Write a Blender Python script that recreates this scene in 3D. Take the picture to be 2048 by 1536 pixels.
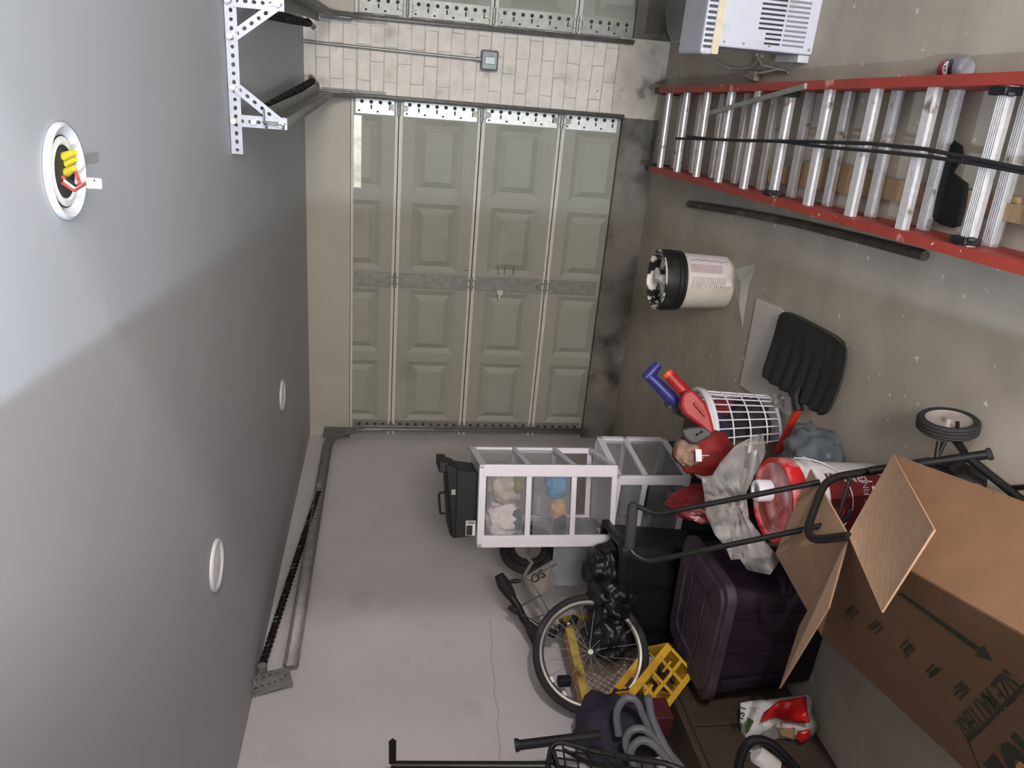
import bpy, bmesh, math, random
from math import sin, cos, pi, radians, atan2, hypot
from mathutils import Vector, Matrix, noise, Euler
random.seed(7)
for o in list(bpy.data.objects): bpy.data.objects.remove(o)
SC = bpy.context.scene
COL = SC.collection

# ------------------------------------------------------------------ camera
YAW, PITCH, ROLL, CZ, FPX = .3961, .1598, .0235, 1.7559, 1558.46
_f = Vector((-sin(YAW)*cos(PITCH), cos(YAW)*cos(PITCH), -sin(PITCH)))
_r = Vector((cos(YAW), sin(YAW), 0)); _u = _r.cross(_f)
_r, _u = cos(ROLL)*_r + sin(ROLL)*_u, -sin(ROLL)*_r + cos(ROLL)*_u
CAMP = Vector((0, 0, CZ))
cam = bpy.data.cameras.new('camera'); cam.sensor_fit = 'HORIZONTAL'; cam.sensor_width = 36
cam.lens = FPX/2048*36; cam.clip_start = .02; cam.clip_end = 60
cam_o = bpy.data.objects.new('camera', cam); COL.objects.link(cam_o)
# the photograph was taken with the phone turned: picture right = down, picture up = right
_m = Matrix((-_u, _r, -_f)).transposed().to_4x4(); _m.translation = CAMP
cam_o.matrix_world = _m
SC.camera = cam_o

# ------------------------------------------------------------------ world, lights, exposure
world = bpy.data.worlds.new('world'); SC.world = world; world.use_nodes = True
world.node_tree.nodes['Background'].inputs[0].default_value = (.55, .6, .7, 1)
world.node_tree.nodes['Background'].inputs[1].default_value = .05
def light(name, kind, loc, energy, color, size=.03):
    l = bpy.data.lights.new(name, kind); l.energy = energy; l.color = color
    if kind == 'POINT': l.shadow_soft_size = size
    if kind == 'AREA': l.size = size
    o = bpy.data.objects.new(name, l); COL.objects.link(o); o.location = loc
    return o
light('work_lamp_cool', 'POINT', (-.298, -1.0, 1.42), 310, (.70, .85, 1.0), .02)
light('work_lamp_side', 'POINT', (2.50, -.80, 1.60), 400, (1.0, .95, .97), .04)
rm = light('rear_fill_light', 'AREA', (1.4, -2.3, 1.35), 225, (1.0, .97, .93), 1.2)  # added soft fill to lift the ambient; the rear wall has no window
rm.rotation_euler = (pi/2, 0, 0)
SC.view_settings.view_transform = 'Standard'; SC.view_settings.look = 'None'
SC.view_settings.gamma = 1; SC.view_settings.use_curve_mapping = False
SC.view_settings.exposure = 0.0

# ------------------------------------------------------------------ picking points: photograph pixel -> place
def ray(x, y): return _f + _r*((768 - y)/FPX) + _u*((1024 - x)/FPX)
def G(x, y, z=0.):
    d = ray(x, y); return CAMP + d*((z - CZ)/d.z)
def WY(x, y, Y):
    d = ray(x, y); return CAMP + d*(Y/d.y)
def WX(x, y, X):
    d = ray(x, y); return CAMP + d*(X/d.x)
def P(x, y, d): return CAMP + ray(x, y)*d
def V(*a): return Vector(a)

# ------------------------------------------------------------------ materials
def lin(c): return tuple(((v/255)/12.92 if v/255 <= .04045 else ((v/255 + .055)/1.055)**2.4) for v in c)
MATS = {}
def mat(name, rgb, rough=.6, metal=0., var=.12, scale=18., bump=0., alpha=1., dirt=None, dirt_scale=3., dirt_lo=.52, dirt_hi=.7,
        spots=None, spot_scale=40., spot_lo=.70, emit=0., trans=0., stretch=None, spec=.5):
    """rgb in 0..255 sRGB; procedural noise tint, optional dirt patches and splatter spots"""
    if name in MATS: return MATS[name]
    m = bpy.data.materials.new(name); m.use_nodes = True; MATS[name] = m
    nt = m.node_tree; b = nt.nodes['Principled BSDF']; L = nt.links.new
    c = lin(rgb)
    tc = nt.nodes.new('ShaderNodeTexCoord'); vec = tc.outputs['Object']
    geo = nt.nodes.new('ShaderNodeNewGeometry'); vec = geo.outputs['Position']
    if stretch:
        mp = nt.nodes.new('ShaderNodeMapping'); mp.inputs['Scale'].default_value = stretch
        L(vec, mp.inputs['Vector']); vec = mp.outputs['Vector']
    def nz(s, det=4.):
        n = nt.nodes.new('ShaderNodeTexNoise'); n.inputs['Scale'].default_value = s; n.inputs['Detail'].default_value = det
        L(vec, n.inputs['Vector']); return n.outputs['Fac']
    def ramp(fac, lo, hi, ca, cb):
        r = nt.nodes.new('ShaderNodeValToRGB'); r.color_ramp.elements[0].position = lo; r.color_ramp.elements[1].position = hi
        r.color_ramp.elements[0].color = (*ca, 1); r.color_ramp.elements[1].color = (*cb, 1); L(fac, r.inputs['Fac']); return r.outputs['Color']
    out = ramp(nz(scale), .3, .7, tuple(v*(1 - var) for v in c), tuple(min(1, v*(1 + var)) for v in c))
    def over(prev, fac, col):
        x = nt.nodes.new('ShaderNodeMix'); x.data_type = 'RGBA'; L(fac, x.inputs['Factor']); L(prev, x.inputs['A'])
        x.inputs['B'].default_value = (*col, 1); return x.outputs['Result']
    if dirt: out = over(out, ramp(nz(dirt_scale, 8.), dirt_lo, dirt_hi, (0, 0, 0), (1, 1, 1)), lin(dirt))
    if spots: out = over(out, ramp(nz(spot_scale, 2.), spot_lo, spot_lo + .03, (0, 0, 0), (1, 1, 1)), lin(spots))
    L(out, b.inputs['Base Color'])
    b.inputs['Roughness'].default_value = rough; b.inputs['Metallic'].default_value = metal
    b.inputs['Specular IOR Level'].default_value = spec
    if bump:
        bp = nt.nodes.new('ShaderNodeBump'); bp.inputs['Strength'].default_value = bump; bp.inputs['Distance'].default_value = .01
        L(nz(scale*3, 6.), bp.inputs['Height']); L(bp.outputs['Normal'], b.inputs['Normal'])
    if alpha < 1: b.inputs['Alpha'].default_value = alpha
    if trans: b.inputs['Transmission Weight'].default_value = trans
    if emit:
        L(out, b.inputs['Emission Color']); b.inputs['Emission Strength'].default_value = emit
    return m

CEIL = mat('ceiling_paint', (166, 169, 174), .55, var=.03, scale=2.)
WALL = mat('wall_paint', (198, 192, 190), .6, var=.04, scale=3., bump=.05, dirt=(178, 170, 164), dirt_scale=2.2, dirt_lo=.6, dirt_hi=.75)
HEAD = mat('header_paint', (178, 170, 156), .6, var=.04, scale=3.)
FLOOR = mat('floor_concrete', (172, 162, 147), .75, var=.1, scale=5., bump=.12, dirt=(152, 142, 127), dirt_scale=1.6, dirt_lo=.5, dirt_hi=.75,
            spots=(214, 208, 200), spot_scale=24., spot_lo=.70)
CURB = mat('curb_concrete', (118, 113, 104), .85, var=.15, scale=6., bump=.3, dirt=(58, 54, 48), dirt_scale=4., dirt_lo=.5, dirt_hi=.72)
BRICK = mat('painted_brick', (222, 214, 203), .75, var=.08, scale=14., bump=.5, dirt=(190, 176, 164), dirt_scale=7., dirt_lo=.58, dirt_hi=.75,
            spots=(70, 58, 48), spot_scale=33., spot_lo=.745)
PLAST = mat('pier_plaster', (205, 194, 178), .8, var=.1, scale=9., bump=.6, dirt=(112, 94, 78), dirt_scale=8., dirt_lo=.55, dirt_hi=.75)
MORT = mat('painted_mortar', (150, 142, 132), .85, var=.1, scale=20., bump=.4)
DOORP = mat('door_paint', (156, 154, 142), .65, var=.03, scale=5., dirt=(136, 133, 120), dirt_scale=2.5, dirt_lo=.6, dirt_hi=.8)
LIP = mat('door_lip', (205, 200, 188), .45, var=.05)
GALV = mat('galvanised', (236, 236, 230), .4, .2, var=.1, scale=30.)
GALVD = mat('galvanised_dull', (150, 150, 142), .5, .5, var=.15, scale=25.)
TRACK = mat('track_steel', (120, 118, 112), .5, .4, var=.2, scale=20.)
BLACKM = mat('black_metal', (26, 24, 23), .42, .2, var=.15)
BLACKP = mat('black_plastic', (17, 17, 18), .6, var=.15)
RUBBER = mat('black_rubber', (30, 29, 28), .8, var=.2, scale=60., dirt=(84, 78, 72), dirt_scale=9., dirt_lo=.6, dirt_hi=.8)
DARK = mat('dark_void', (12, 11, 11), .9)
PERF = mat('perforated_steel', (168, 167, 173), .4, .35, var=.06, scale=40.)
WHITEP = mat('white_plastic', (232, 226, 232), .45, var=.02)
REDL = mat('red_fiberglass', (158, 58, 46), .6, var=.1, scale=10., dirt=(205, 140, 125), dirt_scale=9., dirt_lo=.66, dirt_hi=.72, spots=(225, 200, 190), spot_scale=45., spot_lo=.72)
ALU = mat('aluminium', (205, 200, 198), .35, .6, var=.1, scale=50., dirt=(120, 105, 90), dirt_scale=16., dirt_lo=.62, dirt_hi=.72)
CARD = mat('cardboard', (120, 88, 62), .8, var=.08, scale=12., bump=.05)
CARD2 = mat('cardboard_pale', (164, 132, 104), .8, var=.08, scale=12.)

# ------------------------------------------------------------------ mesh helpers
class MB:
    def __init__(s, M=None): s.v = []; s.f = []; s.M = M or Matrix()
    def add(s, vs, fs):
        n = len(s.v); s.v += [s.M @ Vector(p) for p in vs]; s.f += [tuple(i + n for i in f) for f in fs]; return s
    def box(s, lo, hi):
        x0, y0, z0 = lo; x1, y1, z1 = hi
        return s.add([(x0,y0,z0),(x1,y0,z0),(x1,y1,z0),(x0,y1,z0),(x0,y0,z1),(x1,y0,z1),(x1,y1,z1),(x0,y1,z1)],
                     [(0,3,2,1),(4,5,6,7),(0,1,5,4),(1,2,6,5),(2,3,7,6),(3,0,4,7)])
    def bar(s, a, b, w, h, up=(0, 0, 1)):
        a, b = Vector(a), Vector(b); d = (b - a).normalized(); up = Vector(up)
        x = d.cross(up)
        if x.length < 1e-4: x = d.cross(Vector((1, 0, 0)))
        x.normalize(); y = x.cross(d)
        vs = [p + x*(sx*w/2) + y*(sy*h/2) for p in (a, b) for sx, sy in ((-1,-1),(1,-1),(1,1),(-1,1))]
        return s.add(vs, [(3,2,1,0),(4,5,6,7),(0,1,5,4),(1,2,6,5),(2,3,7,6),(3,0,4,7)])
    def cyl(s, a, b, r, r2=None, n=14, cap=True):
        a, b = Vector(a), Vector(b); d = (b - a).normalized(); r2 = r if r2 is None else r2
        x = d.orthogonal().normalized(); y = d.cross(x)
        vs = []; fs = []
        for p, q in ((a, r), (b, r2)):
            vs += [p + (x*cos(2*pi*i/n) + y*sin(2*pi*i/n))*q for i in range(n)]
        fs = [(i, (i+1) % n, n + (i+1) % n, n + i) for i in range(n)]
        if cap: fs += [tuple(range(n-1, -1, -1)), tuple(range(n, 2*n))]
        return s.add(vs, fs)
    def tube(s, pts, r, n=8, closed=False, cap=True):
        pts = [Vector(p) for p in pts]; N = len(pts); rs = r if isinstance(r, (list, tuple)) else [r]*N
        vs = []; x = None
        for i, p in enumerate(pts):
            if closed: d = pts[(i+1) % N] - pts[i-1]
            else: d = pts[min(i+1, N-1)] - pts[max(i-1, 0)]
            d.normalize()
            x = d.orthogonal() if x is None else x - d*x.dot(d)
            x.normalize(); y = d.cross(x)
            vs += [p + (x*cos(2*pi*k/n) + y*sin(2*pi*k/n))*rs[i] for k in range(n)]
        fs = []
        for i in range(N if closed else N-1):
            j = (i+1) % N
            fs += [(i*n + k, i*n + (k+1) % n, j*n + (k+1) % n, j*n + k) for k in range(n)]
        if cap and not closed: fs += [tuple(range(n-1, -1, -1)), tuple(range((N-1)*n, N*n))]
        return s.add(vs, fs)
    def lathe(s, prof, n=28, o=(0, 0, 0), ax=(0, 0, 1)):
        o = Vector(o); z = Vector(ax).normalized(); x = z.orthogonal().normalized(); y = z.cross(x)
        vs = []; fs = []
        for r, h in prof: vs += [o + z*h + (x*cos(2*pi*k/n) + y*sin(2*pi*k/n))*r for k in range(n)]
        for i in range(len(prof)-1):
            fs += [(i*n + k, i*n + (k+1) % n, (i+1)*n + (k+1) % n, (i+1)*n + k) for k in range(n)]
        return s.add(vs, fs)
    def slab(s, pts, off):
        pts = [Vector(p) for p in pts]; off = Vector(off); n = len(pts)
        return s.add(pts + [p + off for p in pts], [tuple(range(n-1, -1, -1)), tuple(range(n, 2*n))] + [(i, (i+1) % n, n + (i+1) % n, n + i) for i in range(n)])
    def grid(s, fn, nu, nv, cu=False, cv=False):
        vs = [fn(i/(nu if cu else nu-1), j/(nv if cv else nv-1)) for i in range(nu) for j in range(nv)]
        fs = [(i*nv + j, ((i+1) % nu)*nv + j, ((i+1) % nu)*nv + (j+1) % nv, i*nv + (j+1) % nv)
              for i in range(nu if cu else nu-1) for j in range(nv if cv else nv-1)]
        return s.add(vs, fs)
    def lump(s, c, rad, amp=.25, freq=3., sub=3, seed=0., floor=None, M=None):
        bm = bmesh.new(); bmesh.ops.create_icosphere(bm, subdivisions=sub, radius=1)
        c = Vector(c); vs = []
        for v in bm.verts:
            q = v.co*freq + Vector((seed*3.1, seed*1.7, seed))
            k = 1 + amp*(noise.noise(q) + .5*abs(noise.noise(q*2.3)))
            p = Vector((v.co.x*rad[0], v.co.y*rad[1], v.co.z*rad[2]))*k
            if M: p = M @ p
            p = c + p
            if floor is not None and p.z < floor: p.z = floor
            vs.append(p)
        fs = [tuple(v.index for v in f.verts) for f in bm.faces]; bm.free()
        return s.add(vs, fs)
    def build(s, name, m, parent=None, smooth=False, bevel=0., solid=0., ang=40):
        me = bpy.data.meshes.new(name); vs = s.v; org = Vector((0, 0, 0))
        if parent is None and vs:
            lo = [min(v[i] for v in vs) for i in range(3)]; hi = [max(v[i] for v in vs) for i in range(3)]
            org = Vector(((lo[0]+hi[0])/2, (lo[1]+hi[1])/2, lo[2])); vs = [v - org for v in vs]
        me.from_pydata([tuple(v) for v in vs], [], s.f)
        bm = bmesh.new(); bm.from_mesh(me); bmesh.ops.recalc_face_normals(bm, faces=bm.faces); bm.to_mesh(me); bm.free()
        if smooth: me.shade_smooth(); me.set_sharp_from_angle(angle=radians(ang))
        me.materials.append(m)
        o = bpy.data.objects.new(name, me); COL.objects.link(o); o.location = org
        if parent is not None: attach(o, parent)
        if solid:
            md = o.modifiers.new('thickness', 'SOLIDIFY'); md.thickness = solid; md.offset = 0
        if bevel:
            md = o.modifiers.new('edge', 'BEVEL'); md.width = bevel; md.segments = 2; md.limit_method = 'ANGLE'; md.angle_limit = radians(40)
        return o
def world_of(o):
    return (world_of(o.parent) @ o.matrix_parent_inverse if o.parent else Matrix()) @ o.matrix_basis
def attach(o, parent):
    o.parent = parent; o.matrix_parent_inverse = world_of(parent).inverted()
def tag(o, label=None, cat=None, group=None, kind=None):
    if label: o['label'] = label
    if cat: o['category'] = cat
    if group: o['group'] = group
    if kind: o['kind'] = kind
    return o
def thing(name, loc, label, cat, group=None, kind=None):
    o = bpy.data.objects.new(name, None); COL.objects.link(o); o.location = Vector(loc); o.empty_display_size = .05
    return tag(o, label, cat, group, kind)
def frame(loc, rz=0., rx=0., ry=0.): return Matrix.Translation(Vector(loc)) @ Euler((rx, ry, rz)).to_matrix().to_4x4()
def text_mesh(s, size, extrude=.0004, align='LEFT', bold=0.):
    cu = bpy.data.curves.new('lettering', 'FONT'); cu.body = s; cu.size = size; cu.extrude = extrude; cu.align_x = align; cu.offset = bold; cu.resolution_u = 3
    o = bpy.data.objects.new('lettering', cu); COL.objects.link(o)
    dg = bpy.context.evaluated_depsgraph_get(); me = bpy.data.meshes.new_from_object(o.evaluated_get(dg))
    vs = [v.co.copy() for v in me.vertices]; fs = [tuple(p.vertices) for p in me.polygons]
    bpy.data.objects.remove(o); bpy.data.meshes.remove(me); bpy.data.curves.remove(cu)
    return vs, fs
def text_part(s, size, fn, m, parent, name='lettering', align='LEFT', bold=0.):
    vs, fs = text_mesh(s, size, align=align, bold=bold)
    return MB().add([fn(v) for v in vs], fs).build(name, m, parent)
def plane_map(o, ex, ey):
    o, ex, ey = Vector(o), Vector(ex).normalized(), Vector(ey); ey = (ey - ex*ey.dot(ex)).normalized(); n = ex.cross(ey)
    return lambda v: o + ex*v.x + ey*v.y + n*v.z
def arc(c, r, a0, a1, n, ex, ey):
    return [Vector(c) + Vector(ex)*(r*cos(a0 + (a1-a0)*i/(n-1))) + Vector(ey)*(r*sin(a0 + (a1-a0)*i/(n-1))) for i in range(n)]
def rounded(pts, r, n=5):
    """polyline with rounded inner corners"""
    pts = [Vector(p) for p in pts]; out = [pts[0]]
    for i in range(1, len(pts)-1):
        a, b, c = pts[i-1], pts[i], pts[i+1]
        p = b + (a-b).normalized()*min(r, (a-b).length*.45); q = b + (c-b).normalized()*min(r, (c-b).length*.45)
        for k in range(n):
            t = k/(n-1); out.append(p*(1-t)**2 + b*2*t*(1-t) + q*t*t)
    return out + [pts[-1]]

D = 5.316        # far wall
XL, XR, YF, ZC = -2.66, 3.0, -2.4, 2.303

# ================================================================== THE ROOM
def struct(name, mb, m, label, cat, **k):
    return tag(mb.build(name, m, **k), label, cat, kind='structure')
floor = struct('floor', MB().box((XL-.1, YF, -.1), (XR, D+.3, 0)), FLOOR, 'grey stained concrete floor with white paint splatters', 'floor')
ceiling = struct('ceiling', MB().box((XL-.1, YF, ZC), (XR, D+.3, ZC+.1)), CEIL, 'smooth grey painted drywall ceiling', 'ceiling')
wall_left = struct('wall_left', MB().box((XL-.1, YF, 0), (XL, D+.3, ZC)), WALL, 'pale grey plastered side wall behind the bicycle', 'wall')
wall_right = struct('wall_right', MB().box((XR, YF, 0), (XR+.1, D+.3, ZC)), WALL, 'pale grey wall beyond the second garage door', 'wall')
wall_rear = struct('wall_rear', MB().box((XL-.1, YF-.1, 0), (XR+.1, YF, ZC)), WALL, 'pale grey wall of the space behind the doorway', 'wall')
wall_front = struct('wall_front', MB().box((XL, .16, 0), (-.4286, .28, ZC)).box((1.29, .16, 0), (XR, .28, ZC)), WALL, 'pale grey partition wall with a wide open doorway', 'wall')
_pts = [WX(x, y, XL) for x, y in ((980, 1240), (984, 1290), (982, 1320), (990, 1362), (988, 1390), (998, 1425), (994, 1450), (1000, 1490), (998, 1520), (1002, 1560))]
MB().tube([V(XL, p.y, p.z) for p in _pts], .0016, 5).build('wall_crack', mat('crack_grey', (158, 150, 147), .9), wall_left)
PX0, PX1 = -.275, .195       # the brick pier between the two garage doors
wb = MB().box((XL, D+.12, 0), (XR, D+.25, ZC))
wb.box((XL, D-.005, 2.02), (PX0, D+.12, ZC)).box((PX1, D-.005, 2.0), (XR, D+.12, ZC)).box((PX0+.004, D-.012, 0), (PX1-.004, D+.12, ZC))
wall_back = struct('wall_back', wb, HEAD, 'far wall with drywall header and painted brick pier', 'wall')
# bricks of the pier, each one its own piece
ch, bl = .0825, .205
bm_cache = {}
def brick_mesh(w, seed):
    mb = MB(); h = ch - .006; d = .012
    j = lambda i: .006*noise.noise(Vector((i*3.3, seed*1.9, w*7)))
    mb.add([(j(1), -d, j(2)), (w+j(3), -d, j(4)), (w+j(5), -d, h+j(6)), (j(7), -d, h+j(8)), (-.001, 0, -.001), (w+.001, 0, -.001), (w+.001, 0, h+.001), (-.001, 0, h+.001)],
           [(0,1,2,3), (0,4,5,1), (1,5,6,2), (2,6,7,3), (3,7,4,0)])
    return mb
row = 0; z = .335
while z < ZC - .02:
    x = PX0 - (0 if row % 2 == 0 else bl*.55); k = 0
    while x < PX1 - .01:
        a, b = max(x, PX0), min(x + bl - .005, PX1)
        if b - a > .03:
            mb = brick_mesh(b - a, row*7 + k)
            dy = .003*noise.noise(Vector((row*.7, k*1.3, 4.1)))
            mb.v = [v + Vector((a, D - .006 + dy, z)) for v in mb.v]
            if z + ch > ZC: mb.v = [Vector((v.x, v.y, min(v.z, ZC - .002))) for v in mb.v]
            mb.build('brick', BRICK, wall_back)
        x += bl; k += 1
    z += ch; row += 1
pl = MB()
def plinth(u, v):
    x = PX0 - .006 + u*(PX1 - PX0 + .012); zz = v*.335
    return (x, D - .03 - .012*noise.noise(Vector((x*9, zz*9, 1))), zz)
pl.grid(plinth, 16, 12); pl.box((PX0 - .004, D - .018, 0), (PX1 + .004, D, .333))
pl.build('plinth', PLAST, wall_back, smooth=True)
for nm, x0, x1, lb in (('trim_1', XL, PX0, 'stained concrete sill under the wide garage door'), ('trim_2', PX1, XR, 'concrete sill under the second garage door by the brick pier')):
    struct(nm, MB().box((x0, D - .012, 0), (x1, D + .12, .243)), CURB, lb, 'sill')

# ------------------------------------------------------------------ sectional garage doors
SLOT = mat('stile_slot', (60, 58, 55), .8)
PANE = mat('lit_pane', (235, 225, 205), .3, var=.35, scale=14., emit=.3, dirt=(200, 80, 40), dirt_scale=5., dirt_lo=.62, dirt_hi=.64)
def garage_door(name, x0, x1, zs, label, stile_mat, pane=False):
    root = thing(name, ((x0+x1)/2, D + .04, zs[0]), label, 'garage door', kind='structure')
    yf = D + .022; W = x1 - x0
    st = [x0, x0 + .11] ; xc = (x0+x1)/2
    # panel openings: two on each half
    e0, e1, cg = x0 + .115, x1 - .115, .07
    hw = (xc - cg - e0); pw = (hw - .07)/2
    cols = [(e0, e0+pw), (e0+pw+.07, xc-cg), (xc+cg, xc+cg+pw), (xc+cg+pw+.07, e1)]
    full = .533
    for i in range(4):
        zb, zt = zs[i], zs[i+1]
        sec = MB(); pz0, pz1 = zt - full + .105, zt - .105
        if i == 3: pz0, pz1 = zb + .105, zb + full - .105
        a, b = max(pz0, zb + .004), min(pz1, zt - .004)
        sec.box((x0, yf, zb + .003), (x1, yf + .03, a)); sec.box((x0, yf, b), (x1, yf + .03, zt - .003))
        xs = [x0] + [v for c in cols for v in c] + [x1]
        for k in range(0, 10, 2): sec.box((xs[k], yf, a), (xs[k+1], yf + .03, b))
        s = sec.build('section', DOORP, root)
        lp = MB()
        if i < 3: lp.box((x0, yf - .016, zt - .026), (x1, yf, zt - .004))
        if i > 0: lp.box((x0, yf - .014, zb + .004), (x1, yf, zb + .022))
        if i == 3: lp.box((x0, yf - .016, zt - .018), (x1, yf, zt - .003))
        lp.build('edge_lip', LIP, s)
        for (ca, cb) in cols:
            pm = MB(); g1, g2 = .035, .075
            def ring(o_, y): return [(ca+o_, y, max(pz0+o_, a)), (cb-o_, y, max(pz0+o_, a)), (cb-o_, y, min(pz1-o_, b)), (ca+o_, y, min(pz1-o_, b))]
            vs = ring(0, yf) + ring(g1, yf + .016) + ring(g2, yf - .004)
            pm.add(vs, [(q+4*l, (q+1) % 4 + 4*l, (q+1) % 4 + 4*l + 4, q + 4*l + 4) for l in (0, 1) for q in range(4)] + [(8, 9, 10, 11)])
            pm.build('panel', DOORP, s)
        # stiles: right end, middle, left end
        for sx0, sx1, m_ in ((x1 - .105, x1 - .004, stile_mat), (xc - .05, xc + .05, GALVD), (x0 + .004, x0 + .105, GALVD)):
            sb = MB().box((sx0, yf - .008, zb + .03), (sx1, yf, zt - .03)); sb.box((sx0, yf - .014, zb + .03), (sx0 + .006, yf, zt - .03))
            sp = sb.build('stile', m_, root)
            if sx0 != xc - .05:
                h = MB(); n = 0; zz = zb + .06
                while zz < zt - .05:
                    if sx0 > xc or True:
                        h.cyl((sx1 - .028, yf - .0085, zz), (sx1 - .028, yf - .0078, zz), .012, n=10)
                        if n % 2 == 0: h.box((sx0 + .03, yf - .0085, zz - .006), (sx0 + .055, yf - .0078, zz + .004))
                        else: h.box((sx0 + .012, yf - .0085, zz + .01), (sx0 + .022, yf - .0078, zz + .024))
                    zz += .058; n += 1
                h.build('slot', SLOT, sp)
    for i in (1, 2, 3):
        zz = zs[i]
        for sx in (x1 - .055, xc, x0 + .055):
            hb = MB(); y = yf - .02
            m_ = GALVD
            for sg in (1, -1):
                hb.bar((sx - .03, y, zz), (sx - .006, y, zz + sg*.06), .007, .012, (0, 1, 0)); hb.bar((sx + .03, y, zz), (sx + .006, y, zz + sg*.06), .007, .012, (0, 1, 0))
                hb.box((sx - .016, y - .004, zz + sg*.045 - .012), (sx + .016, y + .01, zz + sg*.045 + .012))
            hb.cyl((sx - .05, y, zz), (sx + .05, y, zz), .011, n=10)
            hb.build('hinge', m_, root)
    if pane:
        ca, cb = cols[3]
        MB().box((ca + .01, yf - .006, zs[4] - .068), (cb - .005, yf - .003, zs[4] - .02)).build('pane', PANE, root)
    return root, yf
DZ = [.243, .6504, 1.1834, 1.7164, 2.020]
door_1, YD = garage_door('door_1', -2.655, PX0 - .002, DZ, 'wide cream sectional garage door with raised panels', GALV, True)
door_2, _ = garage_door('door_2', PX1 + .004, PX1 + .004 + 2.44, [.232, .615, 1.148, 1.681, 2.0], 'second cream sectional garage door to the right of the brick pier', GALVD)
# latch on the middle stile, marks on the panels
hp = WY(997, 585, YD - .02)
lk = MB().box((hp.x - .018, YD - .03, hp.z - .03), (hp.x + .018, YD - .008, hp.z + .012)); lk.box((hp.x - .045, YD - .045, hp.z - .012), (hp.x + .02, YD - .03, hp.z + .004))
lk.build('latch', LIP, door_1, bevel=.003)
mk = MB()
for px, py0, py1 in ((996, 534, 548), (1009, 534, 548), (1027, 534, 548)):
    a, b = WY(px, py0, YD), WY(px, py1, YD); mk.bar((a.x, YD - .0045, a.z), (b.x, YD - .0045, b.z), .003, .003)
a, b = WY(929, 540, YD), WY(938, 541, YD); mk.bar((a.x, YD - .0045, a.z), (b.x, YD - .0045, b.z), .004, .003)
mk.build('pen_mark', SLOT, door_1)

# ------------------------------------------------------------------ door tracks with springs
def door_track(x, side, label, spring_pts, zh=2.15, yend=2.85, m=TRACK):
    root = thing('door_track', (x, D - .03, .25), label, 'door track')
    y0 = D - .035; R = .30
    path = [V(x, y0, .25), V(x, y0, zh - R)]
    path += [V(x, y0 - R*(1 - cos(t)), zh - R + R*sin(t)) for t in [pi/2*i/10 for i in range(1, 11)]] + [V(x, yend, zh)]
    def sweep(mb, prof):
        n = len(prof); vs = []; fs = []
        for i, p in enumerate(path):
            d = (path[min(i+1, len(path)-1)] - path[max(i-1, 0)]).normalized(); nx = V(1, 0, 0); ny = nx.cross(d)
            vs += [p + nx*a*side + ny*b for a, b in prof]
        for i in range(len(path)-1):
            fs += [(i*n + k, i*n + k + 1, (i+1)*n + k + 1, (i+1)*n + k) for k in range(n-1)]
        mb.add(vs, fs)
    mb = MB(); sweep(mb, [(-.022, -.028), (-.005, -.028), (0, -.02), (0, .02), (-.005, .028), (-.026, .028)])
    mb.build('rail', m, root, smooth=True, solid=.004)
    an = MB(); an.bar((x + side*.02, y0 - .28, zh + .035), (x + side*.02, yend, zh + .035), .05, .004); an.bar((x + side*.004, y0 - .28, zh + .012), (x + side*.004, yend, zh + .012), .004, .05)
    an.build('angle_iron', m, root)
    fb = MB(); fb.box((x - .02 if side < 0 else x - .006, D - .03, zh - R - .05), (x + .006 if side < 0 else x + .02, D - .012, zh + .05)); fb.box((x + side*.002, D - .16, zh - .14), (x + side*.008, D - .012, zh + .05))
    fb.build('flag_bracket', m, root)
    a, b = spring_pts
    sp = MB(); n = 150
    sp.cyl(a, b, .014, n=8)
    d = (b - a); ax = d.normalized(); ex = ax.orthogonal().normalized(); ey = ax.cross(ex)
    turns = 46
    sp.tube([a + d*(i/(turns*8)) + (ex*cos(2*pi*i/8) + ey*sin(2*pi*i/8))*.016 for i in range(turns*8 + 1)], .0045, 4)
    sp.build('spring', BLACKM, root, smooth=True)
    for e_, sg, rr in ((a, -1, .022), (b, 1, .018)):
        hk = MB(); c_ = e_ + ax*(sg*.095)
        hk.tube([e_ - ax*(sg*.01), e_ + ax*(sg*.03), c_ - ax*(sg*rr)] + arc(c_, rr, pi if sg > 0 else 0, (3 if sg > 0 else 2)*pi, 13, ax, ex), .004, 6)
        hk.build('spring_hook', GALVD, root, smooth=True)
    MB().cyl(a - ax*.095 - ey*.012, a - ax*.095 + ey*.012, .034, n=16).build('pulley', GALVD, root, smooth=True)
    return root
tl = door_track(-2.60, -1, 'steel door track with black spring along the left wall', (WX(637, 985, -2.60), WX(524, 1332, -2.60)))
tr = door_track(-.262, 1, 'steel door track with black spring below the perforated ceiling bracket', (V(-.20, 4.95, 2.22), V(-.235, 3.06, 2.215)))
t2 = door_track(.165, -1, 'steel door track of the second garage door above the brick pier', (V(.10, 4.75, 2.215), V(.085, 3.1, 2.21)))

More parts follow.
